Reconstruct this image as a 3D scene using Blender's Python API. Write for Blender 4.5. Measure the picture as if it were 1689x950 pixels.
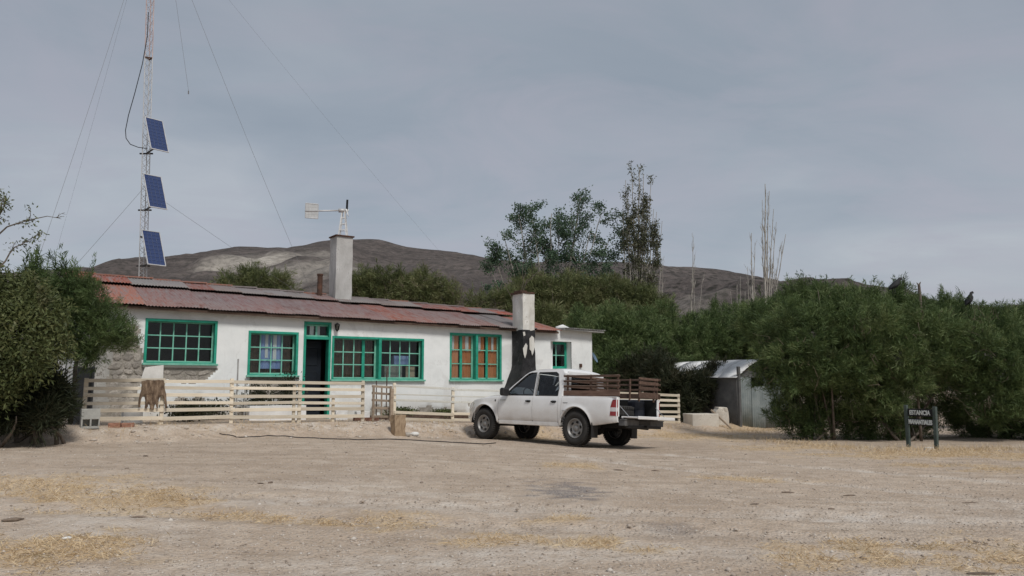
import bpy, bmesh, math, random
import numpy as np
from mathutils import Vector, Matrix, noise as mnoise
from mathutils.geometry import tessellate_polygon
for o in list(bpy.data.objects): bpy.data.objects.remove(o)
SC = bpy.context.scene; COL = SC.collection
RAD = math.radians
random.seed(7); RNG = np.random.default_rng(7)

# ------------------------------------------------------------------ camera, sky, sun, exposure
FPX, EYE = 1300.0, 1.5
PITCH = math.atan(157/FPX)
cam_d = bpy.data.cameras.new('camera'); cam = bpy.data.objects.new('camera', cam_d); COL.objects.link(cam)
cam.location = (0, 0, EYE); cam.rotation_euler = (RAD(90)+PITCH, 0, 0)
cam_d.sensor_width = 36; cam_d.lens = FPX/1689*36; cam_d.clip_end = 6000; cam_d.clip_start = .05
SC.camera = cam
SC.view_settings.view_transform = 'Standard'; SC.view_settings.look = 'None'
SC.view_settings.gamma = 1; SC.view_settings.use_curve_mapping = False
SC.view_settings.exposure = 0.16
SUN_TO = Vector((.34, -.60, .78)).normalized()
SUN_EL = math.asin(SUN_TO.z)
sd = bpy.data.lights.new('sun', 'SUN'); sun = bpy.data.objects.new('sun', sd); COL.objects.link(sun)
sd.energy = 2.0; sd.angle = RAD(14); sd.color = (1, .965, .91)
sun.rotation_euler = (-SUN_TO).to_track_quat('-Z', 'Y').to_euler()

def node(nt, typ, ins=None, **props):
    n = nt.nodes.new('ShaderNode'+typ)
    for k, v in props.items(): setattr(n, k, v)
    for k, v in (ins or {}).items():
        s = n.inputs[k]
        if isinstance(v, bpy.types.NodeSocket): nt.links.new(v, s)
        else: s.default_value = v
    return n
def ramp(nt, fac, stops):
    n = nt.nodes.new('ShaderNodeValToRGB'); cr = n.color_ramp
    while len(cr.elements) < len(stops): cr.elements.new(.5)
    for e, (p, c) in zip(cr.elements, stops):
        e.position = p; e.color = c if len(c) == 4 else (*c, 1)
    nt.links.new(fac, n.inputs[0]); return n.outputs[0]
def mixc(nt, fac, a, b, blend='MIX'):
    n = nt.nodes.new('ShaderNodeMix'); n.data_type = 'RGBA'; n.blend_type = blend
    for i, v in ((0, fac), (6, a), (7, b)):
        if isinstance(v, bpy.types.NodeSocket): nt.links.new(v, n.inputs[i])
        else: n.inputs[i].default_value = (*v, 1) if isinstance(v, tuple) and len(v) == 3 else v
    return n.outputs[2]
def math_(nt, op, a, b=0.0, clamp=False):
    n = nt.nodes.new('ShaderNodeMath'); n.operation = op; n.use_clamp = clamp
    for i, v in ((0, a), (1, b)):
        if isinstance(v, bpy.types.NodeSocket): nt.links.new(v, n.inputs[i])
        else: n.inputs[i].default_value = v
    return n.outputs[0]

W = bpy.data.worlds.new('World'); SC.world = W; W.use_nodes = True
nt = W.node_tree; nt.nodes.clear()
sky = node(nt, 'TexSky', sky_type='NISHITA', sun_disc=False, sun_elevation=SUN_EL,
           sun_rotation=math.atan2(SUN_TO.x, SUN_TO.y), air_density=1.0, dust_density=2.0)
tc = node(nt, 'TexCoord')
sep = node(nt, 'SeparateXYZ', {0: tc.outputs['Generated']})
zz = math_(nt, 'ADD', math_(nt, 'MAXIMUM', sep.outputs[2], 0.0), .22)
pu = math_(nt, 'DIVIDE', sep.outputs[0], zz); pv = math_(nt, 'DIVIDE', sep.outputs[1], zz)
comb = node(nt, 'CombineXYZ', {0: pu, 1: math_(nt, 'MULTIPLY', pv, 1.5), 2: 0.3})
n1 = node(nt, 'TexNoise', {'Vector': comb.outputs[0], 'Scale': .9, 'Detail': 6, 'Roughness': .52, 'Distortion': .5})
cl = ramp(nt, n1.outputs[0], [(.30, (2.55, 2.95, 3.45)), (.5, (3.06, 3.4, 3.88)), (.68, (3.75, 4.0, 4.4))])
n2 = node(nt, 'TexNoise', {'Vector': comb.outputs[0], 'Scale': 1.7, 'Detail': 5, 'Roughness': .6, 'Distortion': .8})
cl = mixc(nt, ramp(nt, n2.outputs[0], [(.42, (0, 0, 0)), (.66, (.8, .8, .8))]), cl, (3.42, 3.5, 4.02))
hz = ramp(nt, math_(nt, 'MAXIMUM', sep.outputs[2], 0.0), [(0, (1.22, 1.2, 1.16)), (.16, (1.1, 1.1, 1.09)), (.42, (.97, .98, .985)), (1, (1, 1, 1))])
cl = mixc(nt, 1.0, cl, hz, 'MULTIPLY')
bgc = mixc(nt, .9, sky.outputs[0], cl)
bg = node(nt, 'Background', {'Color': bgc, 'Strength': .1})
node(nt, 'OutputWorld', {0: bg.outputs[0]})

# ------------------------------------------------------------------ picture geometry: rays of the photograph, house frame
def ray(px, py):
    a = (px-844.5)/FPX; b = (475-py)/FPX; c, s = math.cos(PITCH), math.sin(PITCH)
    return Vector((a, c-b*s, s+b*c))
def at(px, py, D):                       # point on a sight line at distance D ahead
    r = ray(px, py); return r*(D/r.y) + Vector((0, 0, EYE))
HA = RAD(34.3); HP = Vector((-9.35, 19.9, 0))
HD = Vector((math.cos(HA), math.sin(HA), 0)); HN = Vector((HD.y, -HD.x, 0))
def wall_pt(px, py, u=0.0):              # (t, z) on the plane u metres in front of the house wall
    r = ray(px, py); k = (HP.dot(HN)+u)/r.dot(HN); q = r*k - HP
    return q.dot(HD), EYE+r.z*k
def hw(t, u, z=0.0): return HP + HD*t + HN*u + Vector((0, 0, z))

def hash2(ix, iy, seed):
    h = (ix*374761393 + iy*668265263 + seed*2147483647 + 1013904223) & 0xffffffff
    h = ((h ^ (h >> 13))*1274126177) & 0xffffffff
    return ((h ^ (h >> 16)) & 0xffff)/65535.0
def vnoise(x, y, seed=0):
    x = np.asarray(x, float); y = np.asarray(y, float)
    ix = np.floor(x).astype(np.int64); iy = np.floor(y).astype(np.int64)
    fx = x-ix; fy = y-iy; fx = fx*fx*(3-2*fx); fy = fy*fy*(3-2*fy)
    a = hash2(ix, iy, seed); b = hash2(ix+1, iy, seed); c = hash2(ix, iy+1, seed); d = hash2(ix+1, iy+1, seed)
    return (a*(1-fx)+b*fx)*(1-fy)+(c*(1-fx)+d*fx)*fy
def fbm(x, y, seed=0, o=4):
    s = 0; a = .5
    for i in range(o): s = s + a*vnoise(np.asarray(x)*2**i, np.asarray(y)*2**i, seed+i*17); a *= .5
    return s
def sstep(e0, e1, x):
    q = np.clip((np.asarray(x, float)-e0)/(e1-e0), 0, 1); return q*q*(3-2*q)
def ground_z(x, y):
    x = np.asarray(x, float); y = np.asarray(y, float)
    dx = x-HP.x; dy = y-HP.y
    t = dx*HD.x+dy*HD.y; u = dx*HN.x+dy*HN.y
    hh = np.interp(t, [-30, -3, 0, 4, 6, 8, 12, 17, 25, 60], [.6, .61, .58, .53, .48, .40, .27, .13, 0, .1])
    ff = np.interp(t, [-30, -5, 2, 4.5, 7, 9.2, 12, 16, 25], [.25, .3, .28, .19, .085, -.01, -.07, -.1, -.1])
    ff = ff*(1-sstep(7, 18, u))
    w = 1-sstep(2.5, 3.7, u+.9*(fbm(x*.9, y*.9, 5)-.47))
    far = sstep(14, 40, -u)
    z = ff*(1-w)+hh*w
    z = z*(1-far)+.25*far
    near = np.clip(1-(np.abs(y)-40)/60, 0, 1)
    return z + near*(.05*(fbm(x*.35, y*.35, 9)-.47) + .028*(fbm(x*2.2, y*2.2, 3, 3)-.44) + .085*np.clip(1-np.abs(u-3.25)/1.0, 0, 1)*((t > -2) & (t < 13))*(fbm(x*3.1, y*3.1, 13, 3)-.42))
def gz(x, y): return float(ground_z(x, y))
def on_ground(px, py):
    r = ray(px, py); k = 3.0
    for i in range(4000):
        p = r*k
        if EYE+p.z < gz(p.x, p.y): break
        k += .015
    return Vector((p.x, p.y, gz(p.x, p.y)))

# ------------------------------------------------------------------ object helpers
def link(o, parent=None):
    COL.objects.link(o)
    if parent is not None: o.parent = parent
    return o
def tag(o, label=None, cat=None, group=None, kind=None):
    if label: o['label'] = label
    if cat: o['category'] = cat
    if group: o['group'] = group
    if kind: o['kind'] = kind
    return o
def thing(name, label, cat, loc=(0, 0, 0), rot=(0, 0, 0), group=None):
    o = link(bpy.data.objects.new(name, None)); o.empty_display_size = .2
    o.location = loc; o.rotation_euler = rot if not isinstance(rot, (int, float)) else (0, 0, rot)
    return tag(o, label, cat, group)
def copy_tree(o, parent=None):
    c = o.copy(); COL.objects.link(c)
    if parent is not None: c.parent = parent
    for ch in list(o.children): copy_tree(ch, c)
    return c
class MB:
    def __init__(s): s.v = []; s.f = []; s.m = []; s.cur = 0
    def add(s, vs, fs):
        b = len(s.v); s.v += [tuple(p) for p in vs]
        s.f += [tuple(i+b for i in f) for f in fs]; s.m += [s.cur]*len(fs)
        return s
    def box(s, c, d, M=None):
        x, y, z = d[0]/2, d[1]/2, d[2]/2
        vs = [Vector((a*x, b*y, e*z)) for a in (-1, 1) for b in (-1, 1) for e in (-1, 1)]
        if M is not None: vs = [M @ p for p in vs]
        c = Vector(c)
        return s.add([p+c for p in vs], [(0, 1, 3, 2), (4, 6, 7, 5), (0, 4, 5, 1), (2, 3, 7, 6), (0, 2, 6, 4), (1, 5, 7, 3)])
    def bar(s, a, b, w, h, up=(0, 0, 1)):            # rectangular bar from a to b
        a = Vector(a); b = Vector(b); d = (b-a); L = d.length; d.normalize()
        u = Vector(up); sd_ = d.cross(u)
        if sd_.length < 1e-4: sd_ = d.cross(Vector((1, 0, 0)))
        sd_.normalize(); u = sd_.cross(d)
        vs = []
        for p in (a, b):
            for q, r in ((-1, -1), (1, -1), (1, 1), (-1, 1)): vs.append(p+sd_*(q*w/2)+u*(r*h/2))
        return s.add(vs, [(0, 3, 2, 1), (4, 5, 6, 7)]+[(i, (i+1) % 4, 4+(i+1) % 4, 4+i) for i in range(4)])
    def tube(s, pts, rad, n=6, cap=True):
        pts = [Vector(p) for p in pts]; k = len(pts)
        if not isinstance(rad, (list, tuple)): rad = [rad]*k
        prev = None; b = len(s.v); vs = []
        for i, p in enumerate(pts):
            d = pts[min(i+1, k-1)]-pts[max(i-1, 0)]
            if d.length < 1e-9: d = Vector((0, 0, 1))
            d.normalize()
            if prev is None: r = d.cross(Vector((.31, .17, .93)) if abs(d.z) < .9 else Vector((1, .1, 0)))
            else: r = prev-d*prev.dot(d)
            r.normalize(); prev = r; q = d.cross(r)
            for j in range(n):
                an = 2*math.pi*j/n; vs.append(p+(r*math.cos(an)+q*math.sin(an))*rad[i])
        fs = [(i*n+j, i*n+(j+1) % n, (i+1)*n+(j+1) % n, (i+1)*n+j) for i in range(k-1) for j in range(n)]
        if cap: fs += [tuple(range(n-1, -1, -1)), tuple((k-1)*n+j for j in range(n))]
        return s.add(vs, fs)
    def prism(s, poly, fn0, fn1):                     # 2-D polygon between two mappings
        n = len(poly); vs = [fn0(*p) for p in poly]+[fn1(*p) for p in poly]
        return s.add(vs, [tuple(range(n-1, -1, -1)), tuple(range(n, 2*n))]+[(i, (i+1) % n, n+(i+1) % n, n+i) for i in range(n)])
    def lathe(s, prof, n=24, M=None, close=False):     # prof (r, h) around local Y
        vs = []; k = len(prof)
        for j in range(n):
            a = 2*math.pi*j/n
            for r, h in prof:
                p = Vector((r*math.cos(a), h, r*math.sin(a))); vs.append(M @ p if M else p)
        fs = []
        for j in range(n):
            for i in range(k-1 if not close else k):
                i2 = (i+1) % k; j2 = (j+1) % n
                fs.append((j*k+i, j*k+i2, j2*k+i2, j2*k+i))
        return s.add(vs, fs)
    def mesh(s, name, mats, smooth=False):
        me = bpy.data.meshes.new(name); me.from_pydata(s.v, [], s.f)
        for m in (mats if isinstance(mats, (list, tuple)) else [mats]): me.materials.append(m)
        me.polygons.foreach_set('material_index', s.m)
        if smooth: me.polygons.foreach_set('use_smooth', [True]*len(me.polygons))
        me.update(); return me
    def build(s, name, mats, parent=None, smooth=False, bevel=0, loc=None, fix=True):
        me = s.mesh(name, mats, smooth)
        if fix:
            bm = bmesh.new(); bm.from_mesh(me); bmesh.ops.recalc_face_normals(bm, faces=bm.faces); bm.to_mesh(me); bm.free()
        o = link(bpy.data.objects.new(name, me), parent)
        if loc is not None: o.location = loc
        if bevel:
            b = o.modifiers.new('bevel', 'BEVEL'); b.width = bevel; b.segments = 2; b.limit_method = 'ANGLE'
            b.harden_normals = False
        return o
def inst(name, me, parent=None, loc=(0, 0, 0), rot=(0, 0, 0), sc=(1, 1, 1)):
    o = link(bpy.data.objects.new(name, me), parent); o.location = loc; o.rotation_euler = rot; o.scale = sc; return o
def quads_mesh(name, V, F, mats, tint=None, smooth=False):   # numpy arrays, F (n, 4)
    me = bpy.data.meshes.new(name); nv, nf = len(V), len(F)
    me.vertices.add(nv); me.vertices.foreach_set('co', np.ascontiguousarray(V, np.float32).ravel())
    k = F.shape[1]
    me.loops.add(nf*k); me.loops.foreach_set('vertex_index', np.ascontiguousarray(F, np.int32).ravel())
    me.polygons.add(nf); me.polygons.foreach_set('loop_start', np.arange(0, nf*k, k, dtype=np.int32))
    me.polygons.foreach_set('loop_total', np.full(nf, k, np.int32))
    for m in (mats if isinstance(mats, (list, tuple)) else [mats]): me.materials.append(m)
    if smooth: me.polygons.foreach_set('use_smooth', np.ones(nf, bool))
    me.update(calc_edges=True)
    if tint is not None:
        at_ = me.attributes.new('tint', 'FLOAT', 'POINT'); at_.data.foreach_set('value', np.ascontiguousarray(tint, np.float32))
    return me

# ------------------------------------------------------------------ materials
def new_mat(name):
    m = bpy.data.materials.new(name); m.use_nodes = True; m.node_tree.nodes.clear(); return m, m.node_tree
def finish(nt, col, rough=.6, bump=None, bstr=.3, bdist=.01, metallic=0.0, spec=.4, extra=None):
    ins = {'Base Color': col if isinstance(col, bpy.types.NodeSocket) else (*col, 1), 'Roughness': rough, 'Metallic': metallic, 'Specular IOR Level': spec}
    ins.update(extra or {})
    p = node(nt, 'BsdfPrincipled', ins)
    if bump is not None:
        b = node(nt, 'Bump', {'Height': bump, 'Strength': bstr, 'Distance': bdist}); nt.links.new(b.outputs[0], p.inputs['Normal'])
    node(nt, 'OutputMaterial', {0: p.outputs[0]}); return p
def worn(name, c1, c2, scale=6, c3=None, t3=.62, rough=.6, bstr=.25, bdist=.01, spots=30, rand=.0, metallic=0.0, stretch=(1, 1, 1), spec=.35, mix_at=(.35, .65)):
    """two tones of one material by noise, an optional third colour in spots, fine relief, per-object variation"""
    m, nt = new_mat(name); tc = node(nt, 'TexCoord'); oi = node(nt, 'ObjectInfo')
    mp = node(nt, 'Mapping', {'Vector': tc.outputs['Object'], 'Scale': stretch})
    ofs = node(nt, 'VectorMath', {0: mp.outputs[0], 1: oi.outputs['Random']}, operation='MULTIPLY_ADD'); 
    ofs.inputs[0].default_value = (0, 0, 0)
    cx = node(nt, 'CombineXYZ', {0: math_(nt, 'MULTIPLY', oi.outputs['Random'], 37.0), 1: math_(nt, 'MULTIPLY', oi.outputs['Random'], 91.0), 2: 0.0})
    vec = node(nt, 'VectorMath', {0: mp.outputs[0], 1: cx.outputs[0]}, operation='ADD').outputs[0]
    a = node(nt, 'TexNoise', {'Vector': vec, 'Scale': scale, 'Detail': 6, 'Roughness': .6})
    col = ramp(nt, a.outputs[0], [(mix_at[0], c1), (mix_at[1], c2)])
    b = node(nt, 'TexNoise', {'Vector': vec, 'Scale': spots, 'Detail': 4, 'Roughness': .65})
    if c3 is not None:
        msk = ramp(nt, math_(nt, 'ADD', math_(nt, 'MULTIPLY', a.outputs[0], .45), math_(nt, 'MULTIPLY', b.outputs[0], .55)), [(t3-.03, (0, 0, 0)), (t3+.03, (1, 1, 1))])
        col = mixc(nt, msk, col, c3)
    if rand:
        f = math_(nt, 'ADD', math_(nt, 'MULTIPLY', oi.outputs['Random'], rand*2), 1-rand)
        g = node(nt, 'CombineColor', {0: f, 1: f, 2: f}).outputs[0]
        col = mixc(nt, 1.0, col, g, 'MULTIPLY')
    finish(nt, col, rough, b.outputs[0], bstr, bdist, metallic, spec); return m
def plain(name, col, rough=.5, metallic=0.0, spec=.4, extra=None):
    m, nt = new_mat(name); tc = node(nt, 'TexCoord')
    a = node(nt, 'TexNoise', {'Vector': tc.outputs['Object'], 'Scale': 9, 'Detail': 5})
    c = ramp(nt, a.outputs[0], [(.3, tuple(x*.86 for x in col)), (.7, tuple(min(1, x*1.1) for x in col))])
    finish(nt, c, rough, a.outputs[0], .06, .01, metallic, spec, extra); return m
def glass_mat(name, tint=(.75, .8, .8), rough=.02, ior=1.45):
    m, nt = new_mat(name)
    tr = node(nt, 'BsdfTransparent', {0: (*tint, 1)}); gl = node(nt, 'BsdfGlossy', {0: (1, 1, 1, 1), 'Roughness': rough})
    fr = node(nt, 'Fresnel', {0: ior}); mx = node(nt, 'MixShader', {0: fr.outputs[0], 1: tr.outputs[0], 2: gl.outputs[0]})
    node(nt, 'OutputMaterial', {0: mx.outputs[0]}); return m
def leaf_mat(name, stops, trans=.25, rough=.55, dry=.75):
    m, nt = new_mat(name)
    a = node(nt, 'Attribute', attribute_name='tint'); tc = node(nt, 'TexCoord')
    ns = node(nt, 'TexNoise', {'Vector': tc.outputs['Object'], 'Scale': 1.1, 'Detail': 4})
    f = math_(nt, 'ADD', math_(nt, 'MULTIPLY', a.outputs['Fac'], .72), math_(nt, 'SUBTRACT', math_(nt, 'MULTIPLY', ns.outputs[0], .85), .25), True)
    oi = node(nt, 'ObjectInfo'); f = math_(nt, 'ADD', f, math_(nt, 'MULTIPLY', math_(nt, 'SUBTRACT', oi.outputs['Random'], .5), .26), True)
    col = ramp(nt, f, stops)
    n3 = node(nt, 'TexNoise', {'Vector': tc.outputs['Object'], 'Scale': 1.7, 'Detail': 5, 'Roughness': .65, 'Distortion': .4})
    col = mixc(nt, ramp(nt, n3.outputs[0], [(.56, (0, 0, 0)), (.72, (dry, dry, dry))]), col, (.17, .145, .085))
    d = node(nt, 'BsdfPrincipled', {'Base Color': col, 'Roughness': rough, 'Specular IOR Level': .25})
    t = node(nt, 'BsdfTranslucent', {0: col}); mx = node(nt, 'MixShader', {0: trans, 1: d.outputs[0], 2: t.outputs[0]})
    node(nt, 'OutputMaterial', {0: mx.outputs[0]}); return m

M = {}
M['twig'] = worn('dry_bark', (.12, .09, .07), (.22, .17, .13), 12, rough=.95, bstr=.6, rand=.3)
M['bark'] = worn('bark', (.09, .07, .055), (.17, .145, .12), 9, rough=.9, bstr=.5)
M['bark_pale'] = worn('pale_bark', (.27, .25, .22), (.42, .40, .36), 5, rough=.9, bstr=.4)
M['tam'] = leaf_mat('tamarisk_leaf', [(.08, (.022, .039, .016)), (.42, (.068, .107, .037)), (.7, (.124, .176, .063)), (.97, (.22, .26, .115))], dry=.32)
M['tam_far'] = leaf_mat('far_shrub_leaf', [(.08, (.055, .07, .03)), (.5, (.13, .155, .06)), (.95, (.26, .255, .125))])
M['shrub'] = leaf_mat('broad_leaf', [(.1, (.035, .048, .02)), (.5, (.10, .122, .045)), (.85, (.18, .195, .08)), (1, (.32, .30, .15))])
M['willow'] = leaf_mat('willow_leaf', [(.1, (.028, .058, .036)), (.5, (.065, .115, .068)), (.95, (.13, .19, .115))], dry=.2)
M['poplar'] = leaf_mat('poplar_leaf', [(.1, (.05, .06, .035)), (.5, (.11, .12, .07)), (.95, (.22, .21, .13))])
M['darkshrub'] = leaf_mat('dark_shrub_leaf', [(.1, (.016, .022, .013)), (.6, (.036, .045, .022)), (1, (.07, .062, .035))], dry=.12)
M['straw'] = leaf_mat('dry_grass', [(.0, (.46, .33, .19)), (.5, (.64, .49, .30)), (1, (.76, .64, .45))], .15)

# ================================================================== GROUND AND HILLS
def axis_lines(lo, a, b, hi, step, grow=1.12):
    xs = list(np.arange(a, b+1e-6, step)); s = step; x = b
    while x < hi: s *= grow; x += s; xs.append(x)
    s = step; x = a; pre = []
    while x > lo: s *= grow; x -= s; pre.append(x)
    return np.array(pre[::-1]+xs)
STRAW = []                                   # dry-grass patches: centre, half sizes, angle
for px, py, rx, ry, an in [(30, 800, 1.5, .55, -.1), (110, 815, 1.2, .4, -.15), (215, 826, 1.3, .4, -.1), (300, 826, .7, .22, 0), (95, 905, .85, .32, .1), (20, 918, .8, .35, 0), (150, 903, .5, .22, 0),
        (440, 856, .9, .14, -.1), (400, 852, .5, .14, 0), (640, 861, .55, .25, 0), (810, 884, .4, .12, 0), (790, 896, .35, .12, 0), (930, 858, .5, .1, 0), (1340, 920, .5, .28, 0), (1455, 917, .5, .32, 0), (1560, 925, .5, .36, 0), (1660, 915, .55, .5, 0),
        (870, 888, .35, .12, 0), (960, 900, .4, .14, 0), (1060, 905, .45, .12, 0), (1000, 893, .3, .1, 0), (1540, 768, .9, .25, 0), (1650, 775, 1.0, .3, 0), (1420, 900, .4, .16, 0), (945, 768, .5, .3, 0), (1200, 722, 2.2, .8, .3), (1110, 718, 1.6, .7, .3),
        (1300, 740, 1.6, .5, .1), (1450, 752, 2.0, .45, 0), (1580, 748, 2.0, .5, 0), (1690, 752, 1.5, .7, 0), (1230, 703, 1.4, .8, .3), (870, 722, 1.3, .6, .3), (520, 860, .5, .14, 0), (1230, 792, .9, .2, 0)]:
    g = on_ground(px, py); STRAW.append((g.x, g.y, rx, ry*2.0, an))
def straw_amount(x, y):
    s = np.zeros_like(x)
    wob = fbm(x*1.6, y*3.2, 21)-.47; fine = fbm(x*5, y*11, 22)-.47
    for cx, cy, rx, ry, an in STRAW:
        c, sn = math.cos(an), math.sin(an); dx = x-cx; dy = y-cy
        q = np.sqrt(((dx*c+dy*sn)/rx)**2+((-dx*sn+dy*c)/ry)**2)
        s = np.maximum(s, 1-sstep(.2, 1.2, q+wob*2.2+fine*1.5))
    return s
gx = axis_lines(-1500, -15, 17, 1500, .09); gy = axis_lines(-300, 4.0, 30, 2500, .09)
X, Y = np.meshgrid(gx, gy); nX, nY = len(gx), len(gy)
Z = ground_z(X, Y)
St = straw_amount(X, Y)*((np.abs(X) < 30) & (Y < 40))
tt = (X-HP.x)*HD.x+(Y-HP.y)*HD.y; uu = (X-HP.x)*HN.x+(Y-HP.y)*HN.y
Pale = np.clip(sstep(.46, .68, fbm(X*.5+3, Y*1.1, 31))*(1-sstep(8, 13, Y))*.6 + (1-sstep(.1, .5, np.abs(uu-2.75+.9*(fbm(X*.7, Y*.7, 8)-.47))))*sstep(-3, -1, tt)*(1-sstep(7, 10, tt))*(.25+.9*sstep(.42, .6, fbm(X*2.4, Y*4, 14))), 0, 1)
def track(pix, wd):                           # wheel track across the yard: paler compacted dirt
    P = [on_ground(*p) for p in pix]; d = np.full(X.shape, 9.0)
    for a_, b_ in zip(P[:-1], P[1:]):
        ex, ey = b_.x-a_.x, b_.y-a_.y; q = np.clip(((X-a_.x)*ex+(Y-a_.y)*ey)/(ex*ex+ey*ey), 0, 1); d = np.minimum(d, np.hypot(X-a_.x-q*ex, Y-a_.y-q*ey))
    return (1-sstep(wd*.4, wd*1.3, d+wd*1.6*(fbm(X*1.5, Y*3, 33)-.47)))
for pix, wd, am in (([(1760, 802), (1500, 783), (1300, 768), (1120, 752), (1010, 745)], .22, .75), ([(1760, 835), (1450, 806), (1240, 786), (1060, 768), (940, 752)], .22, .6), ([(1760, 870), (1300, 850), (900, 838), (500, 826), (0, 800)], .3, .3), ([(1700, 905), (1200, 880), (760, 868), (300, 850), (0, 840)], .25, .3)):
    tk = track(pix, wd); Pale = np.clip(Pale+am*tk, 0, 1); Z = Z-.022*tk+.012*(track(pix, wd*1.8)-tk)
ap = on_ground(935, 808); Ash = 1-sstep(.3, 1.3, np.sqrt(((X-ap.x)/.42)**2+((Y-ap.y)/.7)**2)+3.4*(fbm(X*4, Y*9, 41)-.47))
ap2 = on_ground(1110, 872); Ash = np.maximum(Ash, .5*(1-sstep(.5, 1.1, np.sqrt(((X-ap2.x)/.3)**2+((Y-ap2.y)/.3)**2)+1.4*(fbm(X*5, Y*5, 42)-.47))))
idx = np.arange(nX*nY).reshape(nY, nX)
F = np.stack([idx[:-1, :-1], idx[:-1, 1:], idx[1:, 1:], idx[1:, :-1]], -1).reshape(-1, 4)
gm, nt = new_mat('dirt'); tc = node(nt, 'TexCoord'); P_ = tc.outputs['Object']
big = node(nt, 'TexNoise', {'Vector': P_, 'Scale': .38, 'Detail': 5, 'Roughness': .6})
med = node(nt, 'TexNoise', {'Vector': P_, 'Scale': 3.2, 'Detail': 8, 'Roughness': .72})
fin = node(nt, 'TexNoise', {'Vector': P_, 'Scale': 34, 'Detail': 5, 'Roughness': .75})
vor = node(nt, 'TexVoronoi', {'Vector': P_, 'Scale': 27.0, 'Randomness': 1.0})
vor2 = node(nt, 'TexVoronoi', {'Vector': P_, 'Scale': 9.0, 'Randomness': 1.0})
c = ramp(nt, big.outputs[0], [(.3, (.475, .37, .28)), (.52, (.57, .455, .35)), (.7, (.63, .525, .42))])
smp = node(nt, 'Mapping', {'Vector': P_, 'Scale': (.45, 2.4, 1)}); stk = node(nt, 'TexNoise', {'Vector': smp.outputs[0], 'Scale': 1.3, 'Detail': 6, 'Roughness': .65})
c = mixc(nt, ramp(nt, stk.outputs[0], [(.36, (.75, .75, .75)), (.5, (0, 0, 0))]), c, (.41, .325, .25))
c = mixc(nt, ramp(nt, stk.outputs[0], [(.54, (0, 0, 0)), (.70, (.6, .6, .6))]), c, (.64, .565, .475))
c = mixc(nt, ramp(nt, med.outputs[0], [(.36, (.55, .55, .55)), (.58, (0, 0, 0))]), c, (.35, .27, .20))
c = mixc(nt, ramp(nt, med.outputs[0], [(.55, (0, 0, 0)), (.72, (.65, .65, .65))]), c, (.66, .58, .485))
stone_c = ramp(nt, vor.outputs['Color'], [(0, (.26, .215, .18)), (.5, (.48, .41, .345)), (1, (.66, .61, .55))])
c = mixc(nt, ramp(nt, vor.outputs['Distance'], [(.22, (.75, .75, .75)), (.42, (0, 0, 0))]), c, stone_c)
c = mixc(nt, ramp(nt, fin.outputs[0], [(.34, (.6, .6, .6)), (.46, (0, 0, 0))]), c, (.24, .19, .145))
c = mixc(nt, ramp(nt, vor2.outputs['Distance'], [(.05, (.6, .6, .6)), (.13, (0, 0, 0))]), c, (.24, .19, .15))
pa = node(nt, 'Attribute', attribute_name='pale'); st = node(nt, 'Attribute', attribute_name='straw'); ash = node(nt, 'Attribute', attribute_name='ash')
c = mixc(nt, math_(nt, 'MULTIPLY', pa.outputs['Fac'], ramp(nt, med.outputs[0], [(.38, (.15, .15, .15)), (.62, (1, 1, 1))])), c, (.66, .60, .53))
sc_ = ramp(nt, fin.outputs[0], [(.3, (.42, .30, .17)), (.6, (.68, .51, .31))])
c = mixc(nt, math_(nt, 'MULTIPLY', st.outputs['Fac'], ramp(nt, fin.outputs[0], [(.32, (.1, .1, .1)), (.52, (.62, .62, .62))])), c, sc_)
c = mixc(nt, math_(nt, 'MULTIPLY', ash.outputs['Fac'], ramp(nt, fin.outputs[0], [(.35, (1, 1, 1)), (.6, (.35, .35, .35))])), c, (.14, .14, .155))
hgt = math_(nt, 'ADD', math_(nt, 'MULTIPLY', fin.outputs[0], .6), math_(nt, 'SUBTRACT', math_(nt, 'MULTIPLY', med.outputs[0], 1.2), math_(nt, 'MULTIPLY', vor.outputs['Distance'], .7)))
finish(nt, c, .95, hgt, .75, .035, spec=.15)
me = quads_mesh('ground', np.stack([X, Y, Z], -1).reshape(-1, 3), F, gm, smooth=True)
for nm, A in (('pale', Pale), ('straw', St), ('ash', Ash)):
    a_ = me.attributes.new(nm, 'FLOAT', 'POINT'); a_.data.foreach_set('value', A.astype(np.float32).ravel())
tag(link(bpy.data.objects.new('ground', me)), kind='structure')

# hills: one ridge about 700 m away
sil = [(-260, 455), (-60, 452), (60, 446), (140, 438), (165, 440), (200, 440), (260, 428), (330, 412), (400, 403), (480, 406), (520, 396), (560, 389), (600, 391), (650, 398), (700, 408), (760, 415), (800, 421), (880, 428), (1000, 430), (1085, 432), (1150, 438), (1200, 443), (1260, 455), (1300, 463), (1400, 479), (1500, 498), (1650, 520), (1850, 545)]
hx, hz_ = [], []
for px, py in sil:
    r = ray(px, py); hx.append(r.x/r.y*700); hz_.append(EYE+r.z/r.y*700)
hx = [-1400]+hx+[1500]; hz_ = [hz_[0]*.8]+hz_+[20]
xs = np.arange(-900, 900, 5.0); ys = np.concatenate([np.arange(110, 720, 5.0), np.arange(720, 1300, 20.0)])
X, Y = np.meshgrid(xs, ys)
pr = np.interp(X, hx, hz_)
S = np.clip((Y-120)/580, 0, 1)**1.3; S = np.where(Y > 700, np.clip(1-((Y-700)/520)**2, -.1, 1), S)
Zh = pr*S
rough = (fbm(X*.012, Y*.012, 51, 5)-.47)*46 + (fbm(X*.06, Y*.02, 53, 3)-.44)*7 - 9*np.abs(fbm(X*.022+Y*.004, Y*.005, 57, 3)-.47)*2
edge = np.clip((Y-120)/120, 0, 1)*np.clip((705-Y)/190+.06, .06, 1)*np.where(Y > 700, .3, 1)
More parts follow.
